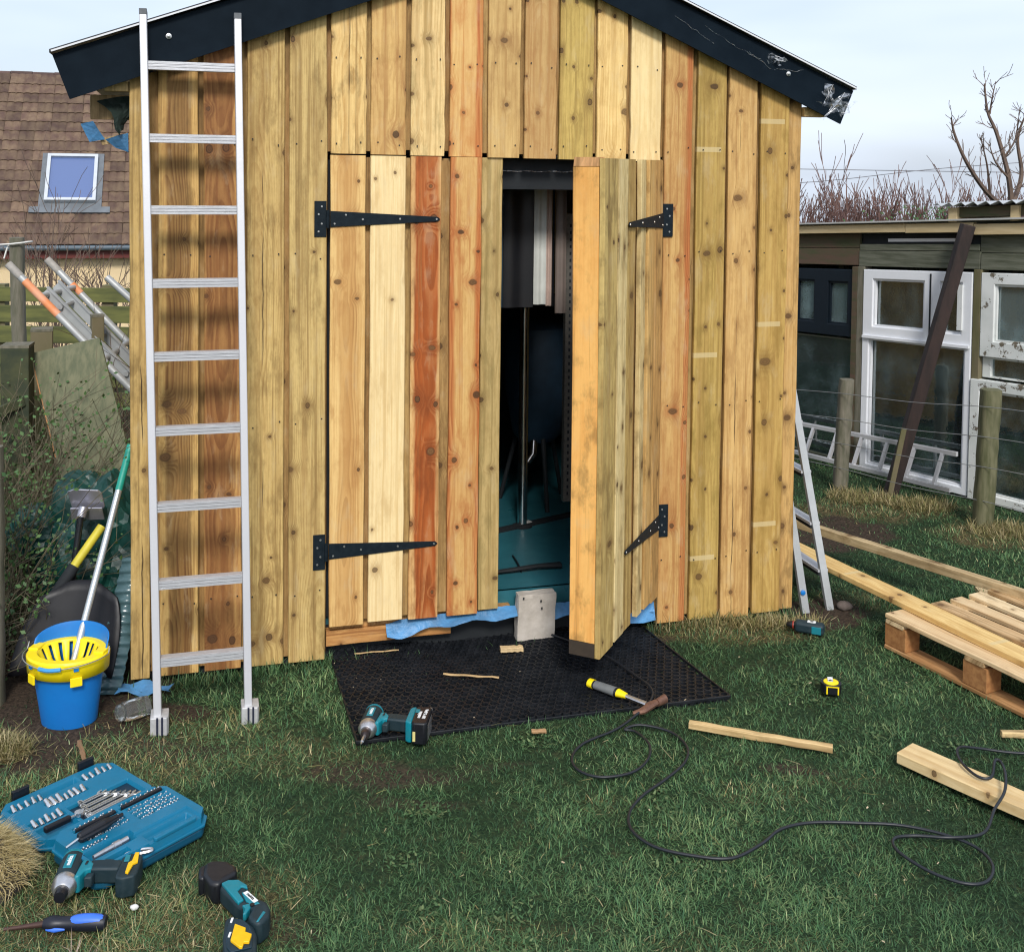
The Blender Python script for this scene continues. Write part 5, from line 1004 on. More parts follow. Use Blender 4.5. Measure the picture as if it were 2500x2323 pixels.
for path, r0 in (([(4.97, 11, 1.65), (4.9, 10.95, 2.0), (4.80, 11, 2.4), (4.70, 11.0, 2.62), (4.66, 11, 2.90)], .032), ([(4.72, 11, 2.6), (4.74, 11, 2.75), (4.77, 11, 2.92)], .012), ([(4.97, 11, 1.6), (4.66, 10.9, 1.84), (4.42, 10.8, 2.12), (4.30, 10.8, 2.38), (4.26, 10.8, 2.55)], .03), ([(4.7, 10.9, 1.82), (4.62, 10.8, 2.1), (4.55, 10.8, 2.36)], .014), ([(4.97, 11, 1.7), (5.1, 11.1, 2.0), (5.05, 11.1, 2.35), (5.12, 11.1, 2.6)], .03), ([(4.99, 11, 1.65), (5.2, 10.9, 1.9), (5.35, 10.9, 2.3)], .03), ([(4.92, 10.95, 1.95), (4.75, 10.9, 2.12), (4.68, 10.9, 2.3)], .014), ([(4.86, 11, 2.15), (4.98, 11, 2.35), (5.0, 11, 2.55)], .013)):
    P3 = px3(*path); mb.tube(P3, [max(.004, r0 * (1 - .8 * i / len(P3))) for i in range(len(P3))], 5, cap=False)
    for i in range(3, len(P3), 2):
        for _ in range(2 if rs.random() < .6 else 1): a = rs.uniform(0, 6.28); bare_tree(mb, P3[i], (math.cos(a) * .8, math.sin(a) * .5, rs.uniform(.2, 1.0)), rs.uniform(.10, .22), .006, 1, rs, spread=.6, up=.8, kink=.18, minr=.003, kids=(1, 3))
mb.build('crown', M_TWIG, tr_)
for k, (za, zb, ya, lb_) in enumerate(((2.39, 2.36, 40, 'upper overhead cable crossing the sky behind the twig hedge'), (1.85, 2.55, 43, 'lower overhead cable sloping across the sky behind the twig hedge'))):
    o = MB().tube(smooth_path([(2, ya, za + .05), (10.4, ya, za), (17, ya, zb), (26, ya, zb + (zb - za))], 5), .014, 4).build('overhead_cable', pm('cable_grey', (.2, .2, .22), .7, 0, .1, 1, 0)); tag(o, lb_, 'cable')
# ---------------------------------------------------------------- stepladder, pallet, planks
sp_ = thing('stepladder', 'grey stepladder standing just past the shed corner', 'stepladder', (1.40, 4.86, 0)); OS = Vector((1.40, 4.86, 0))
for p, q_ in (((1.435, 4.86, 0), (1.19, 5.05, 1.5)), ((1.315, 4.815, 0), (1.09, 4.86, 1.4)), ((1.30, 5.36, 0), (1.10, 5.46, 1.5))): MB().bar(Vector(p) - OS, Vector(q_) - OS, .034, .02, (.3, -1, 0)).build('stile', M_ALUD, sp_, bevel=.002)
for z in (.17, .375, .60, .82): 
    t = z / 1.5; a_ = Vector((1.435, 4.86, 0)).lerp(Vector((1.19, 5.05, 1.5)), t); b_ = Vector((1.30, 5.36, 0)).lerp(Vector((1.10, 5.46, 1.5)), t)
    MB().bar(a_ - OS, b_ - OS, .05, .012).build('tread', M_ALU, sp_); MB().bar(a_ - OS - Vector((0, 0, .014)), b_ - OS - Vector((0, 0, .014)), .045, .014).build('tread_grip', M_DARK, sp_)
MB().lathe([(.011, 0), (.011, .006), (.006, .008)], 12, Matrix.Translation(Vector((1.298, 4.803, .10)) - OS) @ Matrix.Rotation(R(90), 4, 'X')).build('blue_knob', M_BLUE, sp_, smooth=40)
MB().box(-.02, .02, -.01, .01, .0, .015, Matrix.Translation(Vector((1.28, 5.05, .93)) - OS)).build('blue_clip', M_BLUE, sp_)
pa = thing('pallet', 'pale wooden pallet lying on the lawn under long planks', 'pallet', (1.545, 4.46, 0), R(27))
pw = [wood((228, 204, 166), (204, 174, 130), knots=.35, stain=.2, scol=(170, 138, 104)), wood((234, 214, 178), (212, 184, 142), knots=.3, stain=.2), wood((218, 188, 146), (194, 158, 112), knots=.4, stain=.3)]
for i, (x0, x1) in enumerate(((0, .098), (.145, .225), (.262, .335), (.372, .442), (.485, .56), (.60, .675))):
    timber('slat', pa, x0, x1, 0, 1.02, -.009, .009, pw[i % 3], seg=4, loc=((x0 + x1) / 2, .0, .136), rot=(R(90), 0, 0))
for i, y in enumerate((-.05, -.44, -.90)):
    timber('bearer', pa, -.045, .045, 0, .675, -.008, .008, pw[(i + 1) % 3], seg=3, loc=(.0, y, .1185), rot=(R(90), 0, R(90)))
    for x in (.0, .30, .595):
        MB().box(x + .004, x + .084, y - .055, y + .055, .0185, .1100).build('block', pm('chip_block', s2l((178, 128, 78)), .9, 0, .4, 40, .5, s2l((140, 92, 52))), pa, bevel=.003)
for i, x in enumerate((.044, .344, .639)): timber('bottom_board', pa, x - .045, x + .045, 0, 1.02, -.008, .008, wood((206, 160, 112), (176, 128, 82), knots=.4, stain=.35), seg=3, loc=(x, 0, .0100), rot=(R(90), 0, 0))
def plank(name, label, p, q_, w_, h_, mt, group=None):
    p, q_ = Vector(p), Vector(q_); d = (q_ - p); ln = d.length; d.normalize(); sd_ = d.cross(Vector((0, 0, 1))).normalized(); u_ = sd_.cross(d)
    o = timber(name, None, -w_ / 2, w_ / 2, 0, ln, -h_ / 2, h_ / 2, mt, seg=8, loc=(0, 0, 0)); o.matrix_world = Matrix(((sd_.x, -u_.x, d.x, p.x), (sd_.y, -u_.y, d.y, p.y), (sd_.z, -u_.z, d.z, p.z), (0, 0, 0, 1)))
    return tag(o, label, 'plank', group)
plank('plank', 'long yellow plank resting on the pallet and running behind the shed', (1.275, 5.42, .160), (2.25, 3.26, .1585), .105, .024, wood((234, 206, 142), (212, 176, 108), knots=.45, stain=.2, scol=(190, 150, 84), band=(.62, .8)))
plank('timber_batten', 'long pale square batten lying beyond the plank on the grass', (1.30, 5.92, .14), (2.62, 4.03, .168), .04, .042, wood((212, 192, 154), (184, 160, 120), knots=.3, stain=.25))
plank('timber_batten', 'short pale board corner lying past the pallet by the batten', (2.16, 5.02, .03), (2.55, 4.98, .03), .09, .018, wood((206, 184, 146), knots=.2))
plank('plank', 'thick pale sawn plank lying under the black cable loop', (1.305, 3.552, .040), (1.95, 2.79, .040), .098, .036, wood((228, 206, 160), (204, 176, 126), knots=.2, stain=.15, freq=45, scol=(196, 160, 100)))
plank('wood_offcut', 'long thin wooden stick lying on open grass between tape measure and cable', (.63, 3.745, .03), (1.085, 3.605, .024), .026, .022, wood((222, 196, 146), (196, 164, 112), knots=.2))
plank('wood_offcut', 'short pale stick end lying past the thick plank', (1.695, 3.72, .025), (1.95, 3.70, .025), .024, .02, wood((226, 200, 150), knots=.2))
plank('wood_offcut', 'small clean block offcut lying on the rubber mat near the paper bag', (-.028, 4.335, .032), (.062, 4.348, .032), .03, .018, wood((232, 206, 160), knots=.1))
plank('wood_offcut', 'thin curved splinter lying across the middle of the rubber mat', (-.24, 4.105, .034), (-.03, 4.085, .032), .012, .006, wood((214, 186, 138), knots=.1))
plank('wood_offcut', 'thin splinter on the rubber mat close to the shut door', (-.60, 4.275, .034), (-.43, 4.315, .034), .007, .005, wood((206, 176, 128), knots=.1))
plank('wood_offcut', 'small flat brown chip on the grass just off the mat edge', (.085, 3.685, .03), (.135, 3.69, .03), .018, .01, wood((186, 150, 112), knots=.1))
plank('wood_offcut', 'thin grey strip of wood on bare soil below the plastic jar', (-1.425, 3.62, .016), (-1.36, 3.50, .016), .016, .006, wood((150, 118, 90), knots=.1))
# ---------------------------------------------------------------- on the lawn: mat, tools, cable
M_RUB = pm('black_rubber', (.005, .0065, .009), .5, 0, .4, 14, .3, (.012, .014, .018), spec=.4)
mt_ = thing('rubber_mat', 'black rubber ring mat laid on the grass before the shed doors', 'mat', (-.75, 4.47, 0))
A_, B_, C2_, D2_ = [Vector((x, y, 0)) - Vector((-.75, 4.47, 0)) for x, y in MAT_C]
def mpt(u_, v_): return A_.lerp(D2_, u_).lerp(B_.lerp(C2_, u_), v_)
rg = MB(); NU, NV = 42, 26; K = 9
rs = random.Random(4)
for j in range(NV):
    for i in range(NU):
        u_, v_ = (i + .5 + (.5 if j % 2 else 0)) / (NU + .5), (j + .5) / NV; c = mpt(u_, v_); zb = .012 + float(gz(c.x - .75, c.y + 4.47)) + rs.uniform(-.001, .0015); r0, r1 = .0176, .0128
        vs = []
        for k in range(K):
            a = 2 * math.pi * k / K; ca, sa = math.cos(a), math.sin(a)
            vs += [(c.x + r0 * ca, c.y + r0 * sa, zb - .012), (c.x + r0 * ca, c.y + r0 * sa, zb + .008), (c.x + r1 * ca, c.y + r1 * sa, zb + .009), (c.x + r1 * ca, c.y + r1 * sa, zb - .012)]
        rg.add(vs, [q_ for k in range(K) for q_ in ((4 * k, 4 * ((k + 1) % K), 4 * ((k + 1) % K) + 1, 4 * k + 1), (4 * k + 1, 4 * ((k + 1) % K) + 1, 4 * ((k + 1) % K) + 2, 4 * k + 2), (4 * k + 2, 4 * ((k + 1) % K) + 2, 4 * ((k + 1) % K) + 3, 4 * k + 3))])
o = rg.build('rings', M_RUB, mt_); o['kind'] = 'stuff'
for p, q_ in ((A_, B_), (B_, C2_), (C2_, D2_), (D2_, A_)): MB().bar(p + Vector((0, 0, .014)), q_ + Vector((0, 0, .014)), .007, .012).build('border', M_RUB, mt_, bevel=.002)
wb = []; nu, nv = 24, 14
for j in range(nv + 1):
    for i in range(nu + 1): c = mpt(i / nu, j / nv); wb.append((c.x, c.y, float(gz(c.x - .75, c.y + 4.47)) + .0045))
MB().add(wb, [(j * (nu + 1) + i, (j + 1) * (nu + 1) + i, (j + 1) * (nu + 1) + i + 1, j * (nu + 1) + i + 1) for j in range(nv) for i in range(nu)]).build('web', M_RUB, mt_)
# ---- cordless tools
M_TEALP = pm('teal_tool_plastic', s2l((8, 122, 138)), .42, 0, .3, 22, .1, s2l((44, 104, 108)), spot=.62)
M_DTEAL = pm('dark_teal_rubber', (.005, .020, .028), .6, 0, .35, 26, .2, (.022, .04, .045), spot=.6)
M_BLK = pm('black_tool_plastic', (.007, .008, .012), .42, 0, .3, 40, .08)
M_CHR = pm('cast_alloy', (.66, .66, .68), .32, .9, .25, 60, .15)
M_YELT = pm('yellow_terminal', s2l((244, 190, 16)), .45, 0, .15, 60, .08)
M_PRINT = pm('white_print', (.8, .82, .82), .5, 0, .05, 50, 0)
RY = Matrix.Rotation(R(-90), 4, 'X')         # lathe axis z -> +y
def ellbox(poly, z0, z1, name, mat, par, bev=.006, M=None): return MB().prism(poly, z0, z1, M).build(name, mat, par, bevel=bev, seg=3, smooth=45)
def impact_driver(label, loc, rz, battery):
    t_ = thing('impact_driver', label, 'power tool', loc, rz, group='cordless drivers on the lawn')
    hz_ = .036; H = Matrix.Translation((0, 0, hz_)) @ RY
    MB().lathe([(.018, .076), (.027, .073), (.031, .062), (.0325, .03), (.0325, -.018), (.030, -.026)], 24, H).build('motor_housing', M_DTEAL, t_, smooth=35)
    for z in (.066, .071): MB().lathe([(.0312, z), (.0318, z + .0012), (.0312, z + .0024)], 24, H @ Matrix.Translation((0, 0, -.002))).build('vent_ring', M_TEALP, t_)
    MB().lathe([(.0305, -.0262), (.0318, -.030), (.0315, -.046), (.028, -.052), (.024, -.062), (.020, -.066)], 24, H).build('nose', M_CHR, t_, smooth=35)
    MB().lathe([(.0245, -.0525), (.0255, -.057), (.024, -.0615)], 24, H).build('bumper', M_CHR if battery else M_BLK, t_, smooth=35)
    MB().lathe([(.016, -.0662), (.016, -.078), (.0145, -.088), (.008, -.0885)], 18, H).build('collet', M_BLK if not battery else pm('dark_collet', (.10, .08, .08), .4, .8, .2, 60, .1), t_, smooth=35)
    if battery:
        MB().lathe([(.006, -.089), (.006, -.128), (.0035, -.131), (.002, -.142)], 6, H).build('driver_bit', M_CHR, t_)
    pl = MB().box(-.011, .011, -.014, .044, hz_ + .0305, hz_ + .0335).build('badge', M_TEALP, t_, bevel=.002)
    text_part('makita', .0155, M_PRINT, pl, (0, .015, hz_ + .0338), (0, 0, R(90)), bold=.0004)
    ellbox([(.024, -.040), (.036, -.040), (.046, -.012), (.062, -.008), (.062, .012), (.050, .030), (.030, .034)], .012, .060, 'trigger_housing', M_TEALP, t_, .005)
    ellbox([(.040, .006), (.046, .006), (.048, .02), (.042, .022)], .0605, .0625, 'direction_switch', M_BLK, t_, .001)
    ellbox([(.046, -.034), (.066, -.034), (.070, -.010), (.050, -.012)], .022, .050, 'trigger', M_DTEAL, t_, .004)
    ellbox([(.050, -.008), (.085, -.010), (.130, -.016), (.136, .022), (.10, .032), (.055, .034), (.046, .024)], .014, .058, 'grip', M_DTEAL, t_, .011)
    if battery:
        ft = ellbox([(.128, -.044), (.142, -.052), (.150, -.052), (.150, .056), (.140, .056), (.130, .044)], .001, .072, 'foot', M_TEALP, t_, .004)
        bt = ellbox([(.1505, -.050), (.158, -.062), (.196, -.062), (.204, -.052), (.204, .050), (.197, .058), (.1505, .056)], .0, .074, 'battery', M_BLK, t_, .006)
        text_part('makita', .017, M_PRINT, bt, (.169, -.002, .0746), (0, 0, R(88)), bold=.0005); text_part('18V 5.0Ah', .0155, M_PRINT, bt, (.188, .004, .0746), (0, 0, R(88)), bold=.0005)
        MB().box(.156, .165, -.0628, -.0615, .012, .045).build('rating_sticker', pm('yellow_sticker', s2l((214, 200, 130)), .6, 0, .1, 60, 0), bt)
        MB().box(.2042, .2055, -.045, .03, .01, .062).build('side_plate', M_CHR, bt, bevel=.0005)
        MB().box(.152, .166, .012, .034, .074, .0755).build('release_button', M_TEALP, bt, bevel=.001)
        hk = [(.150, .058, .055), (.150, .066, .055), (.178, .070, .060), (.196, .068, .062), (.198, .060, .062), (.172, .056, .058), (.152, .057, .056)]
    else:
        ft = ellbox([(.128, -.050), (.146, -.058), (.176, -.050), (.182, -.03), (.182, .040), (.170, .050), (.140, .050), (.130, .036)], .0, .056, 'foot', M_DTEAL, t_, .005)
        MB().box(.138, .152, .012, .04, .056, .0595).build('foot_panel', M_TEALP, ft, bevel=.002)
        ellbox([(.152, -.040), (.160, -.044), (.166, -.006), (.176, .002), (.172, .044), (.162, .044), (.160, .008), (.152, .0)], .0562, .062, 'terminal', M_YELT, t_, .001)
        hk = [(.132, .056, .040), (.132, .066, .044), (.16, .072, .050), (.196, .072, .052), (.2, .062, .052), (.172, .056, .05), (.136, .054, .042)]
    MB().tube(smooth_path(hk, 4), .0042, 6).build('belt_hook', M_CHR, t_, smooth=40)
    return t_
impact_driver('teal impact driver with black battery lying at the rubber mat corner', (-.462, 3.685, .018), R(-5), True)
impact_driver('teal impact driver without battery lying beside the open tool case', (-1.15, 2.845, .018), R(8), False)
# reciprocating saw
sw = thing('reciprocating_saw', 'teal cordless saw body with black boot and empty yellow battery socket', 'power tool', (-.665, 2.725, .015))
ellbox([(-.125, .102), (-.135, .150), (-.117, .166), (-.076, .164), (-.047, .141), (-.039, .117), (-.062, .090), (-.072, .065), (-.098, .067)], .0, .060, 'boot', M_BLK, sw, .010)
ellbox([(-.137, .100), (-.148, .145), (-.138, .158), (-.124, .160), (-.118, .100)], .0, .052, 'shoe', M_BLK, sw, .008)
ellbox([(-.075, .066), (-.058, .084), (-.030, .088), (.002, .066), (.012, .045), (.050, .0), (.020, -.018), (-.004, -.012)], .004, .056, 'gear_housing', M_DTEAL, sw, .012)
ellbox([(-.068, .068), (-.054, .081), (-.027, .083), (.000, .062), (.004, .050), (-.013, .056), (-.019, .038), (.006, .003), (-.006, -.008)], .050, .0605, 'teal_cover', M_TEALP, sw, .003)
lb = ellbox([(-.006, .030), (.006, .032), (.050, -.012), (.032, -.020), (.014, -.004)], .052, .0615, 'label_panel', M_TEALP, sw, .002)
MB().box(-.026, .026, -.0062, .0062, 0, .0012, Matrix.Translation((.021, .011, .0616)) @ Matrix.Rotation(R(-46), 4, 'Z')).build('name_strip', M_PRINT, lb)
text_part('makita', .0115, M_BLK, lb, (.021, .011, .0632), (0, 0, R(-46)), bold=.0002)
ellbox([(.010, -.004), (.046, .010), (.066, -.002), (.080, -.028), (.082, -.058), (.066, -.086), (.046, -.080), (.030, -.058), (.034, -.030), (.002, -.020)], .002, .060, 'grip', M_DTEAL, sw, .013)
ellbox([(.006, -.018), (.026, -.010), (.030, -.026), (.024, -.050), (.016, -.052), (.018, -.030)], .040, .0605, 'teal_trim', M_TEALP, sw, .003)
ellbox([(.064, -.040), (.072, -.044), (.062, -.078), (.056, -.080)], .056, .0612, 'teal_trim', M_TEALP, sw, .002)
MB().lathe([(.006, .0), (.006, .003)], 12, Matrix.Translation((.032, -.018, .0595))).build('lock_button', M_BLK, sw)
ft = ellbox([(-.020, -.048), (.022, -.056), (.050, -.080), (.066, -.112), (.078, -.175), (.02, -.195), (.0, -.168), (-.014, -.126), (-.025, -.060)], .0, .050, 'foot', M_DTEAL, sw, .007)
ellbox([(-.014, -.056), (.020, -.063), (.042, -.086), (.056, -.114), (.064, -.16), (.018, -.178), (.004, -.160), (-.008, -.122)], .0502, .0535, 'socket_plate', pm('socket_navy', (.006, .03, .05), .5, 0, .2, 30, .05), ft, .001)
ellbox([(.006, -.088), (.036, -.102), (.038, -.116), (.056, -.124), (.056, -.152), (.044, -.152), (.044, -.168), (.038, -.170), (.010, -.146)], .0536, .061, 'terminal', M_YELT, ft, .0015)
for x, y in ((-.006, -.066), (.002, -.118)): MB().box(x - .003, x + .002, y - .010, y + .006, .0536, .056).build('contact', M_PRINT, ft)
# small cordless tool by the shed corner
sm = thing('compact_tool', 'small teal and black cordless tool lying by the soil at the shed corner', 'power tool', (1.262, 4.56, .02), R(-22))
ellbox(rrect(-.060, .062, -.022, .024, .014), .0, .046, 'body', M_DTEAL, sm, .012); ellbox([(.012, -.0235), (.050, -.0235), (.050, -.02), (.012, -.02)], .006, .036, 'teal_panel', M_TEALP, sm, .001)
MB().box(-.008, .026, -.008, .014, .046, .048).build('label_plate', M_PRINT, sm, bevel=.0006); MB().box(.004, .016, -.002, .009, .0481, .0488).build('label_print', M_BLK, sm)
MB().lathe([(.014, 0), (.016, .01), (.010, .03), (.005, .034)], 14, Matrix.Translation((-.060, 0, .024)) @ Matrix.Rotation(R(-90), 4, 'Y')).build('nose', M_BLK, sm, smooth=40); MB().lathe([(.0155, .0), (.0165, .003), (.0155, .006)], 14, Matrix.Translation((-.062, 0, .024)) @ Matrix.Rotation(R(-90), 4, 'Y')).build('red_ring', pm('red_ring', (.3, .03, .015), .5, 0, .1, 30, 0), sm)
# tape measure
tp_ = thing('tape_measure', 'black and yellow tape measure lying flat on the lawn', 'tape measure', (1.205, 4.045, .014), R(-10)); tp_.scale = (1.32, 1.3, 1.05)
ol = [(.029 * math.cos(R(a)), .027 * math.sin(R(a))) for a in range(-60, 241, 15)] + [(-.020, -.026), (.022, -.026)]
MB().prism(ol, 0, .032).build('case', M_BLK, tp_, bevel=.005, seg=3, smooth=45)
MB().lathe([(.021, .032), (.0205, .0345), (.019, .035)], 24).build('yellow_face', M_YEL, tp_, smooth=40)
for x in (-.013, .0175): MB().box(x - .0018, x + .0018, -.0275, -.0262, .002, .030).build('yellow_stripe', M_YEL, tp_)
MB().box(-.013, .0175, -.0276, -.0263, .0265, .030).build('yellow_stripe', M_YEL, tp_)
cl_ = MB().box(-.009, .006, -.004, .014, .0352, .0365).box(-.009, .006, .0125, .014, .0366, .042).build('belt_clip', M_CHR, tp_, bevel=.0005); MB().box(-.005, .002, .000, .007, .0366, .0372).build('clip_slot', M_BLK, tp_)
# hammer
hm = thing('claw_hammer', 'claw hammer with grey and yellow grip lying across the mat edge', 'hammer', (.44, 3.92, .03), math.atan2(-.19, .235)); hm.scale = (1.12, 1.25, 1.25)
def tub(p, q_, r0, r1, nm, mt, n=12, fl=.8): return MB().tube([Vector(p), Vector(p).lerp(Vector(q_), .5), Vector(q_)], [r0, (r0 + r1) / 2, r1], n, flat=fl).build(nm, mt, hm, smooth=40)
M_GRIP = pm('grey_rubber_grip', (.16, .17, .17), .65, 0, .2, 60, .2)
tub((-.155, 0, .010), (-.136, 0, .010), .0155, .016, 'butt', M_YEL); tub((-.137, 0, .010), (-.130, 0, .010), .0150, .0145, 'collar', M_BLK); tub((-.131, 0, .010), (-.050, 0, .010), .0145, .0165, 'grip', M_GRIP); tub((-.050, 0, .010), (-.042, 0, .010), .016, .0150, 'collar', M_BLK); tub((-.043, 0, .010), (-.010, 0, .010), .0150, .0095, 'ferrule', M_YEL); tub((-.011, 0, .010), (.070, -.004, .010), .0075, .0085, 'shaft', M_CHR, 10, .7)
M_RUST = pm('rusty_steel', (.13, .065, .045), .6, .35, .5, 40, .4, (.22, .11, .07))
hp = [(.075, -.060, .004), (.080, -.030, .006), (.085, .0, .010), (.088, .030, .014), (.078, .062, .018)]
MB().tube(smooth_path([(.060, -.062, .002), (.078, -.035, .004), (.085, -.005, .010), (.092, .020, .012)], 4), [.005, .007, .0085, .010, .012, .0125, .013, .0135, .0135, .013, .012, .0115, .011][:13], 8, flat=.8).build('claw_head', M_RUST, hm, smooth=40)
MB().tube([(.094, .018, .012), (.098, .034, .013), (.101, .050, .014)], [.011, .0125, .0135], 12).build('face', M_RUST, hm, smooth=40)
# blue handled chisel / screwdriver
sc_ = thing('screwdriver', 'blue and black handled screwdriver lying in the dry grass', 'screwdriver', (-1.08, 2.70, .028), R(3))
MB().tube(smooth_path([(-.072, 0, 0), (-.05, 0, 0), (-.02, 0, .0), (.03, 0, .0), (.075, 0, 0), (.082, 0, 0)], 3), [.012, .014, .017, .0185, .018, .0165, .016, .0165, .018, .0195, .020, .0195, .018, .017, .016, .013], 14).build('handle', pm('black_handle', (.008, .010, .02), .45, 0, .2, 40, .1), sc_, smooth=50)
M_BL2 = pm('blue_handle', s2l((62, 116, 224)), .45, 0, .15, 30, .06)
MB().tube(smooth_path([(-.012, -.001, .006), (.02, -.001, .0085), (.05, -.001, .0085), (.078, -.001, .006)], 4), [.006, .010, .013, .0145, .015, .0155, .0155, .0155, .0155, .015, .0145, .013, .011], 12, flat=.9).build('blue_inlay', M_BL2, sc_, smooth=50)
MB().tube([(-.062, -.013, -.006), (-.04, -.016, -.005), (-.016, -.014, -.006)], [.003, .0065, .003], 8).build('blue_inlay', M_BL2, sc_, smooth=50)
MB().tube([(-.072, 0, 0), (-.105, 0, -.004), (-.17, .0, -.012)], [.008, .006, .005], 8).build('blade', pm('brown_blade', (.10, .055, .045), .5, .5, .3, 30, .1), sc_, smooth=50)
# ---- open tool case
cs = thing('tool_case', 'open teal tool case full of spanners, sockets and bits on the lawn', 'tool case', (-1.268, 2.985, .010), R(52)); cs.scale = (1.06,) * 3
M_CASE = pm('teal_case_plastic', s2l((8, 110, 146)), .45, 0, .3, 14, .08, s2l((30, 98, 122)), spot=.6); M_CASED = pm('teal_case_dark', s2l((8, 78, 106)), .5, 0, .2, 12, .05)
def heightfield(name, x0, x1, y0, y1, cham, zfun, zedge, mat, par, st=.0025):
    nx, ny = int((x1 - x0) / st) + 1, int((y1 - y0) / st) + 1; xs, ys = np.linspace(x0, x1, nx), np.linspace(y0, y1, ny); Xg, Yg = np.meshgrid(xs, ys); Zg = zfun(Xg, Yg)
    dx = np.minimum(Xg - x0, x1 - Xg); dy = np.minimum(Yg - y0, y1 - Yg); ins = (dx + dy) >= cham; ed = ((dx + dy) < cham + st * 1.2) | (dx < st * .5) | (dy < st * .5); Zg = np.where(ed, zedge, Zg)
    V = np.stack([Xg, Yg, Zg], -1).reshape(-1, 3); f = [(j * nx + i, j * nx + i + 1, (j + 1) * nx + i + 1, (j + 1) * nx + i) for j in range(ny - 1) for i in range(nx - 1) if ins[j, i] and ins[j, i + 1] and ins[j + 1, i] and ins[j + 1, i + 1]]
    me = bpy.data.meshes.new(name); me.from_pydata(V.tolist(), [], f); bm = bmesh.new(); bm.from_mesh(me); bmesh.ops.delete(bm, geom=[v for v in bm.verts if not v.link_faces], context='VERTS'); bm.to_mesh(me); bm.free(); me.materials.append(mat)
    o = bpy.data.objects.new(name, me); COL.objects.link(o); o.parent = par; return o
def chamf(x0, x1, y0, y1, c): return [(x0 + c, y0), (x1 - c, y0), (x1, y0 + c), (x1, y1 - c), (x1 - c, y1), (x0 + c, y1), (x0, y1 - c), (x0, y0 + c)]
def rec(X_, Y_, x0, x1, y0, y1, r=.004): 
    d = np.maximum(np.maximum(x0 - X_, X_ - x1), np.maximum(y0 - Y_, Y_ - y1)); return sstep(r * .5, -r * .5, d)
BR = [(.200, .322, yc - .0055, yc + .0055) for yc in (-.022, -.058, -.077, -.096, -.115)] + [(.060, .178, yc - .0055, yc + .0055) for yc in (-.024, -.058, -.077, -.096)] + [(.012, .10, -.128, -.117)]
REC = BR + [(.19, .325, -.044, -.034), (.055, .18, -.046, -.036), (.02, .15, -.185, -.145), (.045, .105, -.222, -.202)]
def zbase(X_, Y_):
    z = np.full_like(X_, .062)
    for r_ in REC: z = np.minimum(z, .062 - .021 * rec(X_, Y_, *r_))
    z = np.minimum(z, .062 - .021 * rec(X_, Y_, .165, .30, -.216, -.183, .012)); z = np.where((Y_ < -.165) & (X_ > .15) & (X_ < .315), np.minimum(z, .056), z)
    return z
MB().prism(chamf(.004, .341, -.236, -.004, .026), .0, .030).build('base_shell', M_CASED, cs, bevel=.008); MB().prism(chamf(-.002, .347, -.242, .0, .030), .0305, .038).build('base_flange', M_CASE, cs, bevel=.002)
bt = heightfield('base_tray', .004, .341, -.236, -.005, .028, zbase, .0382, M_CASE, cs)
MB().prism(rrect(.168, .297, -.2365, -.2225, .006), .0565, .066).build('handle', M_CASE, cs, bevel=.002)
LR = [(.235 + .0, .33, .215, .233), (.02, .12, .215, .235), (.10, .22, .165, .185), (.13, .32, .018, .128), (.02, .115, .10, .13), (.02, .115, .03, .09)]
def zlid(X_, Y_):
    z = np.full_like(X_, .034); e = np.minimum(np.minimum(X_ - .0, .345 - X_), np.minimum(Y_ - .008, .272 - Y_)); z = np.where(e < .010, .052, z)
    for r_ in LR: z = np.minimum(z, .034 - .014 * rec(X_, Y_, *r_))
    return np.minimum(z, .034 - .02 * rec(X_, Y_, .125, .225, .226, .250, .012))
lt = heightfield('lid_tray', .0, .345, .008, .272, .030, zlid, .0167, M_CASE, cs); MB().prism(chamf(.002, .343, .010, .270, .030), .0, .0085).build('lid_shell', M_CASED, cs, bevel=.006); MB().prism(chamf(-.003, .348, .005, .275, .031), .0087, .0165).build('lid_flange', M_CASE, cs, bevel=.002)
for x in (.055, .255): MB().box(x, x + .05, .275, .285, .018, .056).build('latch', M_BLK, cs, bevel=.003)
for x in (.04, .16, .28): MB().tube([(x, .0015, .05), (x + .03, .0015, .05)], .004, 8).build('hinge_knuckle', M_CASE, cs, smooth=40)
for (x0, x1, y0, y1) in BR: MB().box(x0 + .001, x1 - .001, y0 - .001, y1 + .001, .041, .052).build('recess_shade_strip', M_BLK, cs)  # black inserts paint the shade at the bottom of each bit recess
MB().box(.132, .318, .020, .126, .0198, .0225).build('well_shade_sheet', pm('shaded_teal_well', s2l((6, 44, 64)), .5, 0, .2, 12, .05), cs)  # darker teal sheet stands in for shade on the spanner recess floor
CSM = cs.matrix_basis.copy(); CSM = Matrix.Translation((-1.268, 2.985, .010)) @ Matrix.Rotation(R(52), 4, 'Z') @ Matrix.Scale(1.06, 4)
def put(o, x, y, z, rot=(0, 0, 0)): o.matrix_world = CSM @ Matrix.Translation((x, y, z)) @ Euler(rot).to_matrix().to_4x4(); return o
M_BIT = pm('bright_steel', (.78, .78, .78), .25, .95, .15, 80, .03)
b0_ = MB().lathe([(.0047, 0), (.0047, .014), (.0030, .0155), (.0026, .021), (.0010, .023)], 6).build('screwdriver_bit', M_BIT); tag(b0_, 'small steel screwdriver bit standing in the open tool case', 'bit', 'bits in the tool case'); used = False
BROW = [f'{a} uncovered row from the hinge' for a in ('first', 'second', 'third', 'fourth', 'fifth')] + [f'{a} row beside the black handle' for a in ('first', 'second', 'third', 'fourth')] + ['short row by the extension bar']
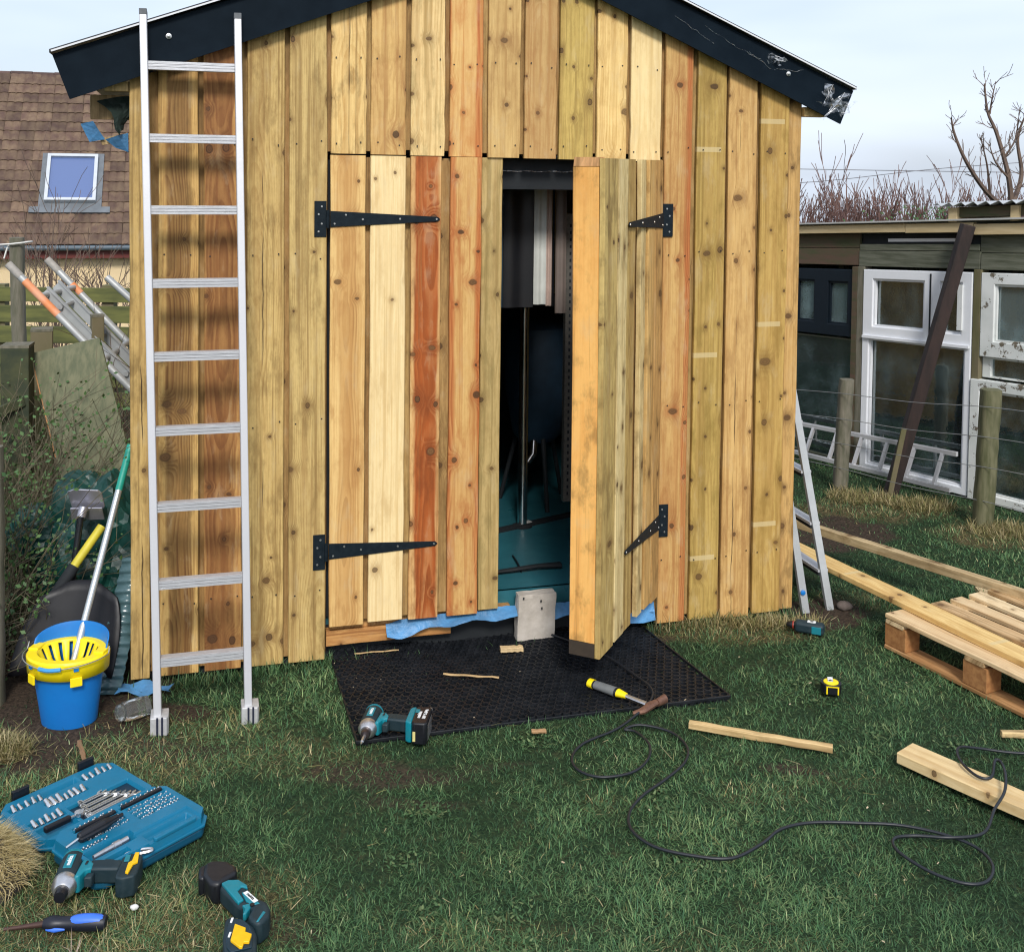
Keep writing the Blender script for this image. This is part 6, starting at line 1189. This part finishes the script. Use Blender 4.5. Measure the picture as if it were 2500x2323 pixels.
for ri_, (x0, x1, y0, y1) in enumerate(BR):
    nb_ = max(3, int((x1 - x0) / .0108))
    for i in range(nb_):
        o = b0_ if not used else b0_.copy()
        if used: COL.objects.link(o)
        used = True; o['label'] = f'steel screwdriver bit in the {BROW[ri_]} of the open tool case'; put(o, x0 + .006 + i * (x1 - x0 - .012) / (nb_ - 1), (y0 + y1) / 2, .046, (R(random.uniform(12, 26)), R(random.uniform(-8, 8)), 0))
for i, (x0, x1, y, lb) in enumerate(((.19, .325, -.039, 'black bit strip in the tray end far from the black handle'), (.055, .18, -.041, 'black bit strip partly under the black ratchet handle'))):
    o = MB().box(0, x1 - x0 - .01, -.005, .005, 0, .020).build('bit_strip', M_BLK, bevel=.002); put(o, x0 + .005, y, .048); tag(o, lb, 'bit strip')
rh = thing('ratchet_driver', 'black ribbed ratchet handle lying across the bits in the tool case', 'screwdriver'); put(rh, .085, -.098, .080, (0, R(-4), R(-2)))
rb = []
for i, (x, r_) in enumerate(((-.05, .010), (-.046, .0135), (-.02, .0155), (.02, .0155), (.032, .0125), (.045, .0095), (.060, .0085))): rb.append([(x, (r_ * (1 - .10 * (k % 2))) * math.cos(2 * math.pi * k / 20), (r_ * (1 - .10 * (k % 2))) * math.sin(2 * math.pi * k / 20)) for k in range(20)])
MB().loft(rb).build('grip', M_BLK, rh); MB().tube([(.06, 0, 0), (.075, 0, 0)], .005, 8).build('drive', M_BLK, rh); MB().tube([(-.05, 0, 0), (-.085, 0, -.006)], .0028, 8).build('shank', M_BIT, rh, smooth=40)
ex = MB().tube([(0, 0, 0), (.03, 0, .001), (.055, 0, .002), (.056, 0, .002), (.075, 0, .002), (.076, 0, .002), (.098, 0, .003)], [.006, .0068, .0075, .010, .010, .0075, .0075], 12).build('extension_bar', M_CHR, smooth=40); put(ex, .035, -.165, .053); tag(ex, 'grey steel extension bar lying in the tool case tray recess', 'extension bar')
for i in range(9):                                              # spanners, longest next to the hinge
    ln = .165 - .0115 * i; t_ = thing('spanner', ('longest', 'second longest', 'third longest', 'fourth longest', 'middle sized', 'fourth shortest', 'third shortest', 'second shortest', 'shortest')[i] + ' polished spanner lying in the tool case lid', 'spanner', group='spanners in the lid'); put(t_, .138 + .003 * i, .026 + .0118 * i, .030 + .002 * (i % 2), (R(random.uniform(-6, 6)), 0, R(1.5)))
    w_ = .0074 - .0003 * i; MB().box(.010, ln - .012, -w_ / 2, w_ / 2, 0, .0032).build('shank', M_BIT, t_, bevel=.001)
    ro = w_ * 1.45; ring = [(ro * math.cos(2 * math.pi * k / 14), ro * math.sin(2 * math.pi * k / 14)) for k in range(14)]; ri = [(x * .6, y * .6) for x, y in ring]; vv = [(x + .006, y, z) for z in (-.001, .006) for x, y in ring] + [(x + .006, y, z) for z in (-.001, .006) for x, y in ri]
    MB().add(vv, [q_ for k in range(14) for q_ in ((k, (k + 1) % 14, 14 + (k + 1) % 14, 14 + k), (28 + (k + 1) % 14, 28 + k, 42 + k, 42 + (k + 1) % 14), (14 + k, 14 + (k + 1) % 14, 42 + (k + 1) % 14, 42 + k), (k, 28 + k, 28 + (k + 1) % 14, (k + 1) % 14))]).build('ring_end', M_BIT, t_)
    h_ = w_ * 1.6; MB().prism([(ln - .014, -w_ * .5), (ln - .006, -h_), (ln + .004, -h_), (ln + .001, -h_ * .42), (ln - .006, -h_ * .4), (ln - .006, h_ * .4), (ln + .002, h_ * .42), (ln + .006, h_), (ln - .006, h_), (ln - .014, w_ * .5)], -.0005, .005).build('open_end', M_BIT, t_)
s0_ = thing('socket', 'bright steel socket held in the tool case lid', 'socket', group='sockets in the lid')
MB().lathe([(.0058, 0), (.0062, .001), (.0062, .012), (.0052, .0135), (.0052, .024), (.0046, .025)], 12).build('barrel', M_BIT, s0_, smooth=35); MB().lathe([(.0035, .0252), (.0035, .0256)], 8).build('drive_hole', M_DARK, s0_)
spots = [(.245 + .019 * i, .222) for i in range(5)] + [(.03 + .019 * i, .224) for i in range(5)] + [(.105 + .017 * i, .174) for i in range(7)] + [(.03 + .018 * i, .112) for i in range(5)]
for i, (x, y) in enumerate(spots):
    o = s0_ if i == 0 else copy_tree(s0_); o['label'] = 'bright steel socket in ' + ('the lid corner row beyond the spanner ends' if i < 5 else 'the lid row beside the latch at the straw clod' if i < 10 else 'the middle lid row between handle slot and spanners' if i < 17 else 'the lid row beside the black ratchet'); sc2 = 1.25 if 10 <= i < 13 else random.uniform(.85, 1.1); put(o, x, y - .011, .032, (R(-70), 0, R(random.uniform(-8, 8)))); o.scale = (sc2 * 1.06,) * 3
rt_ = thing('ratchet', 'black handled ratchet lying in the tool case lid', 'ratchet'); put(rt_, .03, .062, .036); MB().box(.0, .075, -.008, .008, -.004, .012).build('grip', M_BLK, rt_, bevel=.004); MB().tube([(.075, 0, .004), (.095, 0, .004)], .004, 8).build('neck', M_BIT, rt_); MB().lathe([(.012, 0), (.013, .004), (.012, .010)], 14, Matrix.Translation((.1, 0, 0))).build('head', M_BIT, rt_, smooth=40)
# ---- cable
pts = [(.02, 4.93, .205), (.05, 4.78, .205), (.075, 4.62, .16), (.115, 4.52, .06), (.16, 4.50, .034), (.25, 4.42, .034), (.39, 4.28, .034), (.48, 4.12, .034), (.53, 3.99, .040), (.51, 3.88, .044), (.44, 3.79, .03), (.37, 3.71, .026), (.26, 3.62, .026), (.215, 3.53, .026), (.23, 3.45, .026), (.30, 3.41, .026), (.40, 3.44, .026), (.46, 3.52, .026), (.475, 3.61, .03), (.44, 3.70, .026), (.405, 3.715, .026), (.46, 3.735, .032), (.56, 3.70, .026), (.60, 3.60, .026), (.575, 3.50, .026), (.50, 3.40, .026), (.42, 3.31, .026), (.37, 3.22, .026), (.365, 3.13, .026), (.42, 3.05, .026), (.52, 3.01, .026), (.63, 3.00, .026), (.73, 3.07, .026), (.80, 3.14, .026), (.90, 3.175, .026), (1.04, 3.175, .026), (1.16, 3.165, .026), (1.27, 3.12, .026), (1.335, 3.06, .026), (1.345, 2.98, .026), (1.30, 2.91, .026), (1.235, 2.90, .026), (1.16, 2.95, .026), (1.105, 3.04, .026), (1.115, 3.10, .026), (1.18, 3.115, .026), (1.28, 3.095, .034), (1.38, 3.12, .034), (1.44, 3.19, .062), (1.50, 3.26, .075), (1.535, 3.33, .088), (1.55, 3.395, .095), (1.535, 3.405, .095), (1.50, 3.35, .072), (1.46, 3.36, .070), (1.445, 3.45, .070), (1.48, 3.55, .060), (1.56, 3.595, .036), (1.66, 3.59, .026), (1.80, 3.57, .026), (2.1, 3.5, .026)]
o = MB().tube(smooth_path(pts, 7), .0046, 8).build('power_cable', pm('black_cable', (.012, .015, .02), .42, 0, .2, 60, .05), smooth=60); tag(o, 'black power cable looping over the lawn from the shed doorway', 'cable')
# ---- paper bag
bg_ = thing('paper_bag', 'crumpled grey paper bag standing against the shed threshold', 'bag', inshed(.115, -.005, .022), SHED_A)
M_PAPER = pm('kraft_paper', s2l((196, 188, 178)), .85, 0, .3, 22, .5, s2l((168, 160, 148)), bdist=.006)
bm = bmesh.new(); bmesh.ops.create_cube(bm, size=1); bmesh.ops.subdivide_edges(bm, edges=bm.edges, cuts=9, use_grid_fill=True)
for v in bm.verts:
    p = v.co.copy(); nz_ = mnoise.noise(Vector((p.x * 4, p.y * 4, p.z * 4))); n2_ = 1 - abs(mnoise.noise(Vector((p.x * 3 + 7, p.y * 3, p.z * 3)))) * 2
    v.co = Vector((p.x * .158 + .003 * nz_ + .006 * p.z, p.y * .05 - .005 * n2_ * (1 if p.y < 0 else -1), (p.z + .5) * .185 + .003 * nz_))
me = bpy.data.meshes.new('bag_body'); bm.to_mesh(me); bm.free(); me.materials.append(M_PAPER); me.shade_smooth(); me.set_sharp_from_angle(angle=R(50)); o = bpy.data.objects.new('bag_body', me); COL.objects.link(o); o.parent = bg_
for i, (x, z) in enumerate(((.012, .155), (.016, .125), (-.062, .172))): MB().box(x, x + .006, -.0355, -.034, z, z + .009, Matrix.Rotation(R(25), 4, 'Z') if 0 else None).build('mark', M_DARK, bg_)
# ---- turf clod, dry tufts, pebbles
tc_ = thing('turf_clod', 'lump of dark soil topped with long dry grass beside the tool case', 'turf', (-1.40, 2.90, 0)); tc_.scale = (.85, .9, .72); tc_.location = (-1.455, 2.87, 0)
bm = bmesh.new(); bmesh.ops.create_icosphere(bm, subdivisions=5, radius=1)
for v in bm.verts:
    p = v.co.copy(); s_ = 1 + .12 * mnoise.noise(p * 1.8) + .08 * mnoise.noise(p * 5) + .04 * mnoise.noise(p * 14); v.co = Vector((p.x * .215 * s_, p.y * .13 * s_, .03 + p.z * .165 * s_))
me = bpy.data.meshes.new('soil'); bm.to_mesh(me); bm.free(); me.materials.append(pm('dark_clod_soil', (.030, .026, .022), .95, 0, .5, 30, .9, (.07, .058, .045), bdist=.01)); o = bpy.data.objects.new('soil', me); COL.objects.link(o); o.parent = tc_
g_ = np.random.default_rng(77); n = 5200; a = g_.uniform(0, 6.28, n); r_ = np.sqrt(g_.random(n)) * 1.0; x = -1.40 + .21 * r_ * np.cos(a); y = 2.90 + .125 * r_ * np.sin(a); z = .03 + .165 * np.sqrt(np.clip(1 - r_ ** 2, 0, 1)) * 1.0
o = blade_mesh('dry_grass', x, y, z, g_.uniform(.03, .085, n), g_.uniform(.0014, .0026, n), a + g_.normal(0, .6, n), g_.uniform(.5, 1.5, n), g_.uniform(.3, 1.4, n), STRAWS[g_.integers(0, 3, n)] * g_.uniform(1.0, 1.9, (n, 1)), GRASS_M); o.data.transform(Matrix.Translation((1.40, -2.90, 0))); o.parent = tc_; o['kind'] = 'stuff'
tuft('dry_grass', 'heap of dry straw grass in front of the blue bucket', (-1.69, 3.55), .13, .07, 2000, (.03, .08), 34, zoff=lambda x, y: .03 * np.clip(1 - ((x + 1.69) / .13) ** 2 - ((y - 3.55) / .07) ** 2, 0, 1))
tuft('dry_grass', 'pale dry grass fringe along the shed boards past the open door', (1.0, 4.66), .36, .05, 1500, (.03, .08), 35, tilt=(.2, 1.0))
tuft('cut_stems', 'few pale cut stems sticking up below the screwdriver', (-1.02, 2.60), .05, .02, 14, (.05, .08), 36, cols=np.array([(.5, .38, .3), (.6, .5, .4)]), tilt=(.0, .35))
rs = random.Random(9)
def pebble(loc, r_, mat, label):
    bm = bmesh.new(); bmesh.ops.create_icosphere(bm, subdivisions=2, radius=1)
    for v in bm.verts: p = v.co.copy(); s_ = 1 + .25 * mnoise.noise(p * 1.3 + Vector(loc) * 9); v.co = Vector((p.x * r_ * s_, p.y * r_ * .8 * s_, p.z * r_ * .6 * s_))
    me = bpy.data.meshes.new('stone'); bm.to_mesh(me); bm.free(); me.materials.append(mat); me.shade_smooth(); o = bpy.data.objects.new('stone', me); COL.objects.link(o); o.location = loc; tag(o, label, 'stone')
M_PEB = pm('white_pebble', (.75, .74, .72), .7, 0, .2, 40, .2); M_STN = pm('brown_stone', (.14, .11, .095), .85, 0, .4, 30, .5)
pebble((-.952, 2.775, .02), .011, M_PEB, 'small white pebble in the grass right of the blue screwdriver'.replace('right of', 'past'))
pebble((1.50, 4.86, .02), .034, M_STN, 'brown stone lying on bare soil beside the stepladder foot'); pebble((1.46, 5.02, .012), .016, M_PEB, 'flat white pebble on the soil behind the stepladder')

ch = MB(); rs = random.Random(55)
for i in range(60):
    x, y = rs.uniform(-1.3, 1.9), 2.6 + 2.4 * rs.random() ** 1.4
    sx_, sy_ = to_shed(x, y)
    if -1.5 < sx_ < 1.35 and sy_ > -.03: continue
    z = float(gz(x, y)) + rs.uniform(.014, .026); a = rs.uniform(0, 3.14); l_, w_ = rs.uniform(.003, .014) * rs.uniform(.5, 1), rs.uniform(.0015, .004)
    ch.box(-l_ / 2, l_ / 2, -w_ / 2, w_ / 2, 0, .0015, Matrix.Translation((x, y, z)) @ Euler((rs.uniform(-.5, .5), rs.uniform(-.5, .5), a)).to_matrix().to_4x4())
o = ch.build('wood_chips', pm('fresh_wood_chip', (.62, .50, .33), .8, 0, .3, 60, 0)); tag(o, 'tiny pale wood chips scattered over the lawn and mat', 'wood chips', kind='stuff')

g_ = np.random.default_rng(91); cx_, cy_ = g_.uniform(-1.0, 1.7, 34), 2.55 + 2.0 * g_.random(34) ** 1.2; n = 34 * 55; id_ = np.repeat(np.arange(34), 55); x = cx_[id_] + g_.normal(0, .035, n); y = cy_[id_] + g_.normal(0, .03, n); sx_, sy_ = to_shed(x, y); k_ = ~((sx_ > -1.5) & (sx_ < 1.35) & (sy_ > -.05)) & ~in_mat(x, y, -.02) & ~((x < -.8) & (y < 3.5)); x, y = x[k_], y[k_]; n = len(x)
o = blade_mesh('clover', x, y, gz(x, y) + .008 + .008 * g_.random(n), g_.uniform(.008, .017, n), g_.uniform(.005, .009, n), g_.uniform(0, 6.28, n), g_.uniform(.9, 1.6, n), g_.uniform(-.2, .5, n), GREENS[g_.integers(1, 4, n)] * 1.7 * g_.uniform(.6, 1.2, (n, 1)), GRASS_M); tag(o, 'small broad leaved clover patches in the lawn', 'clover', kind='stuff')
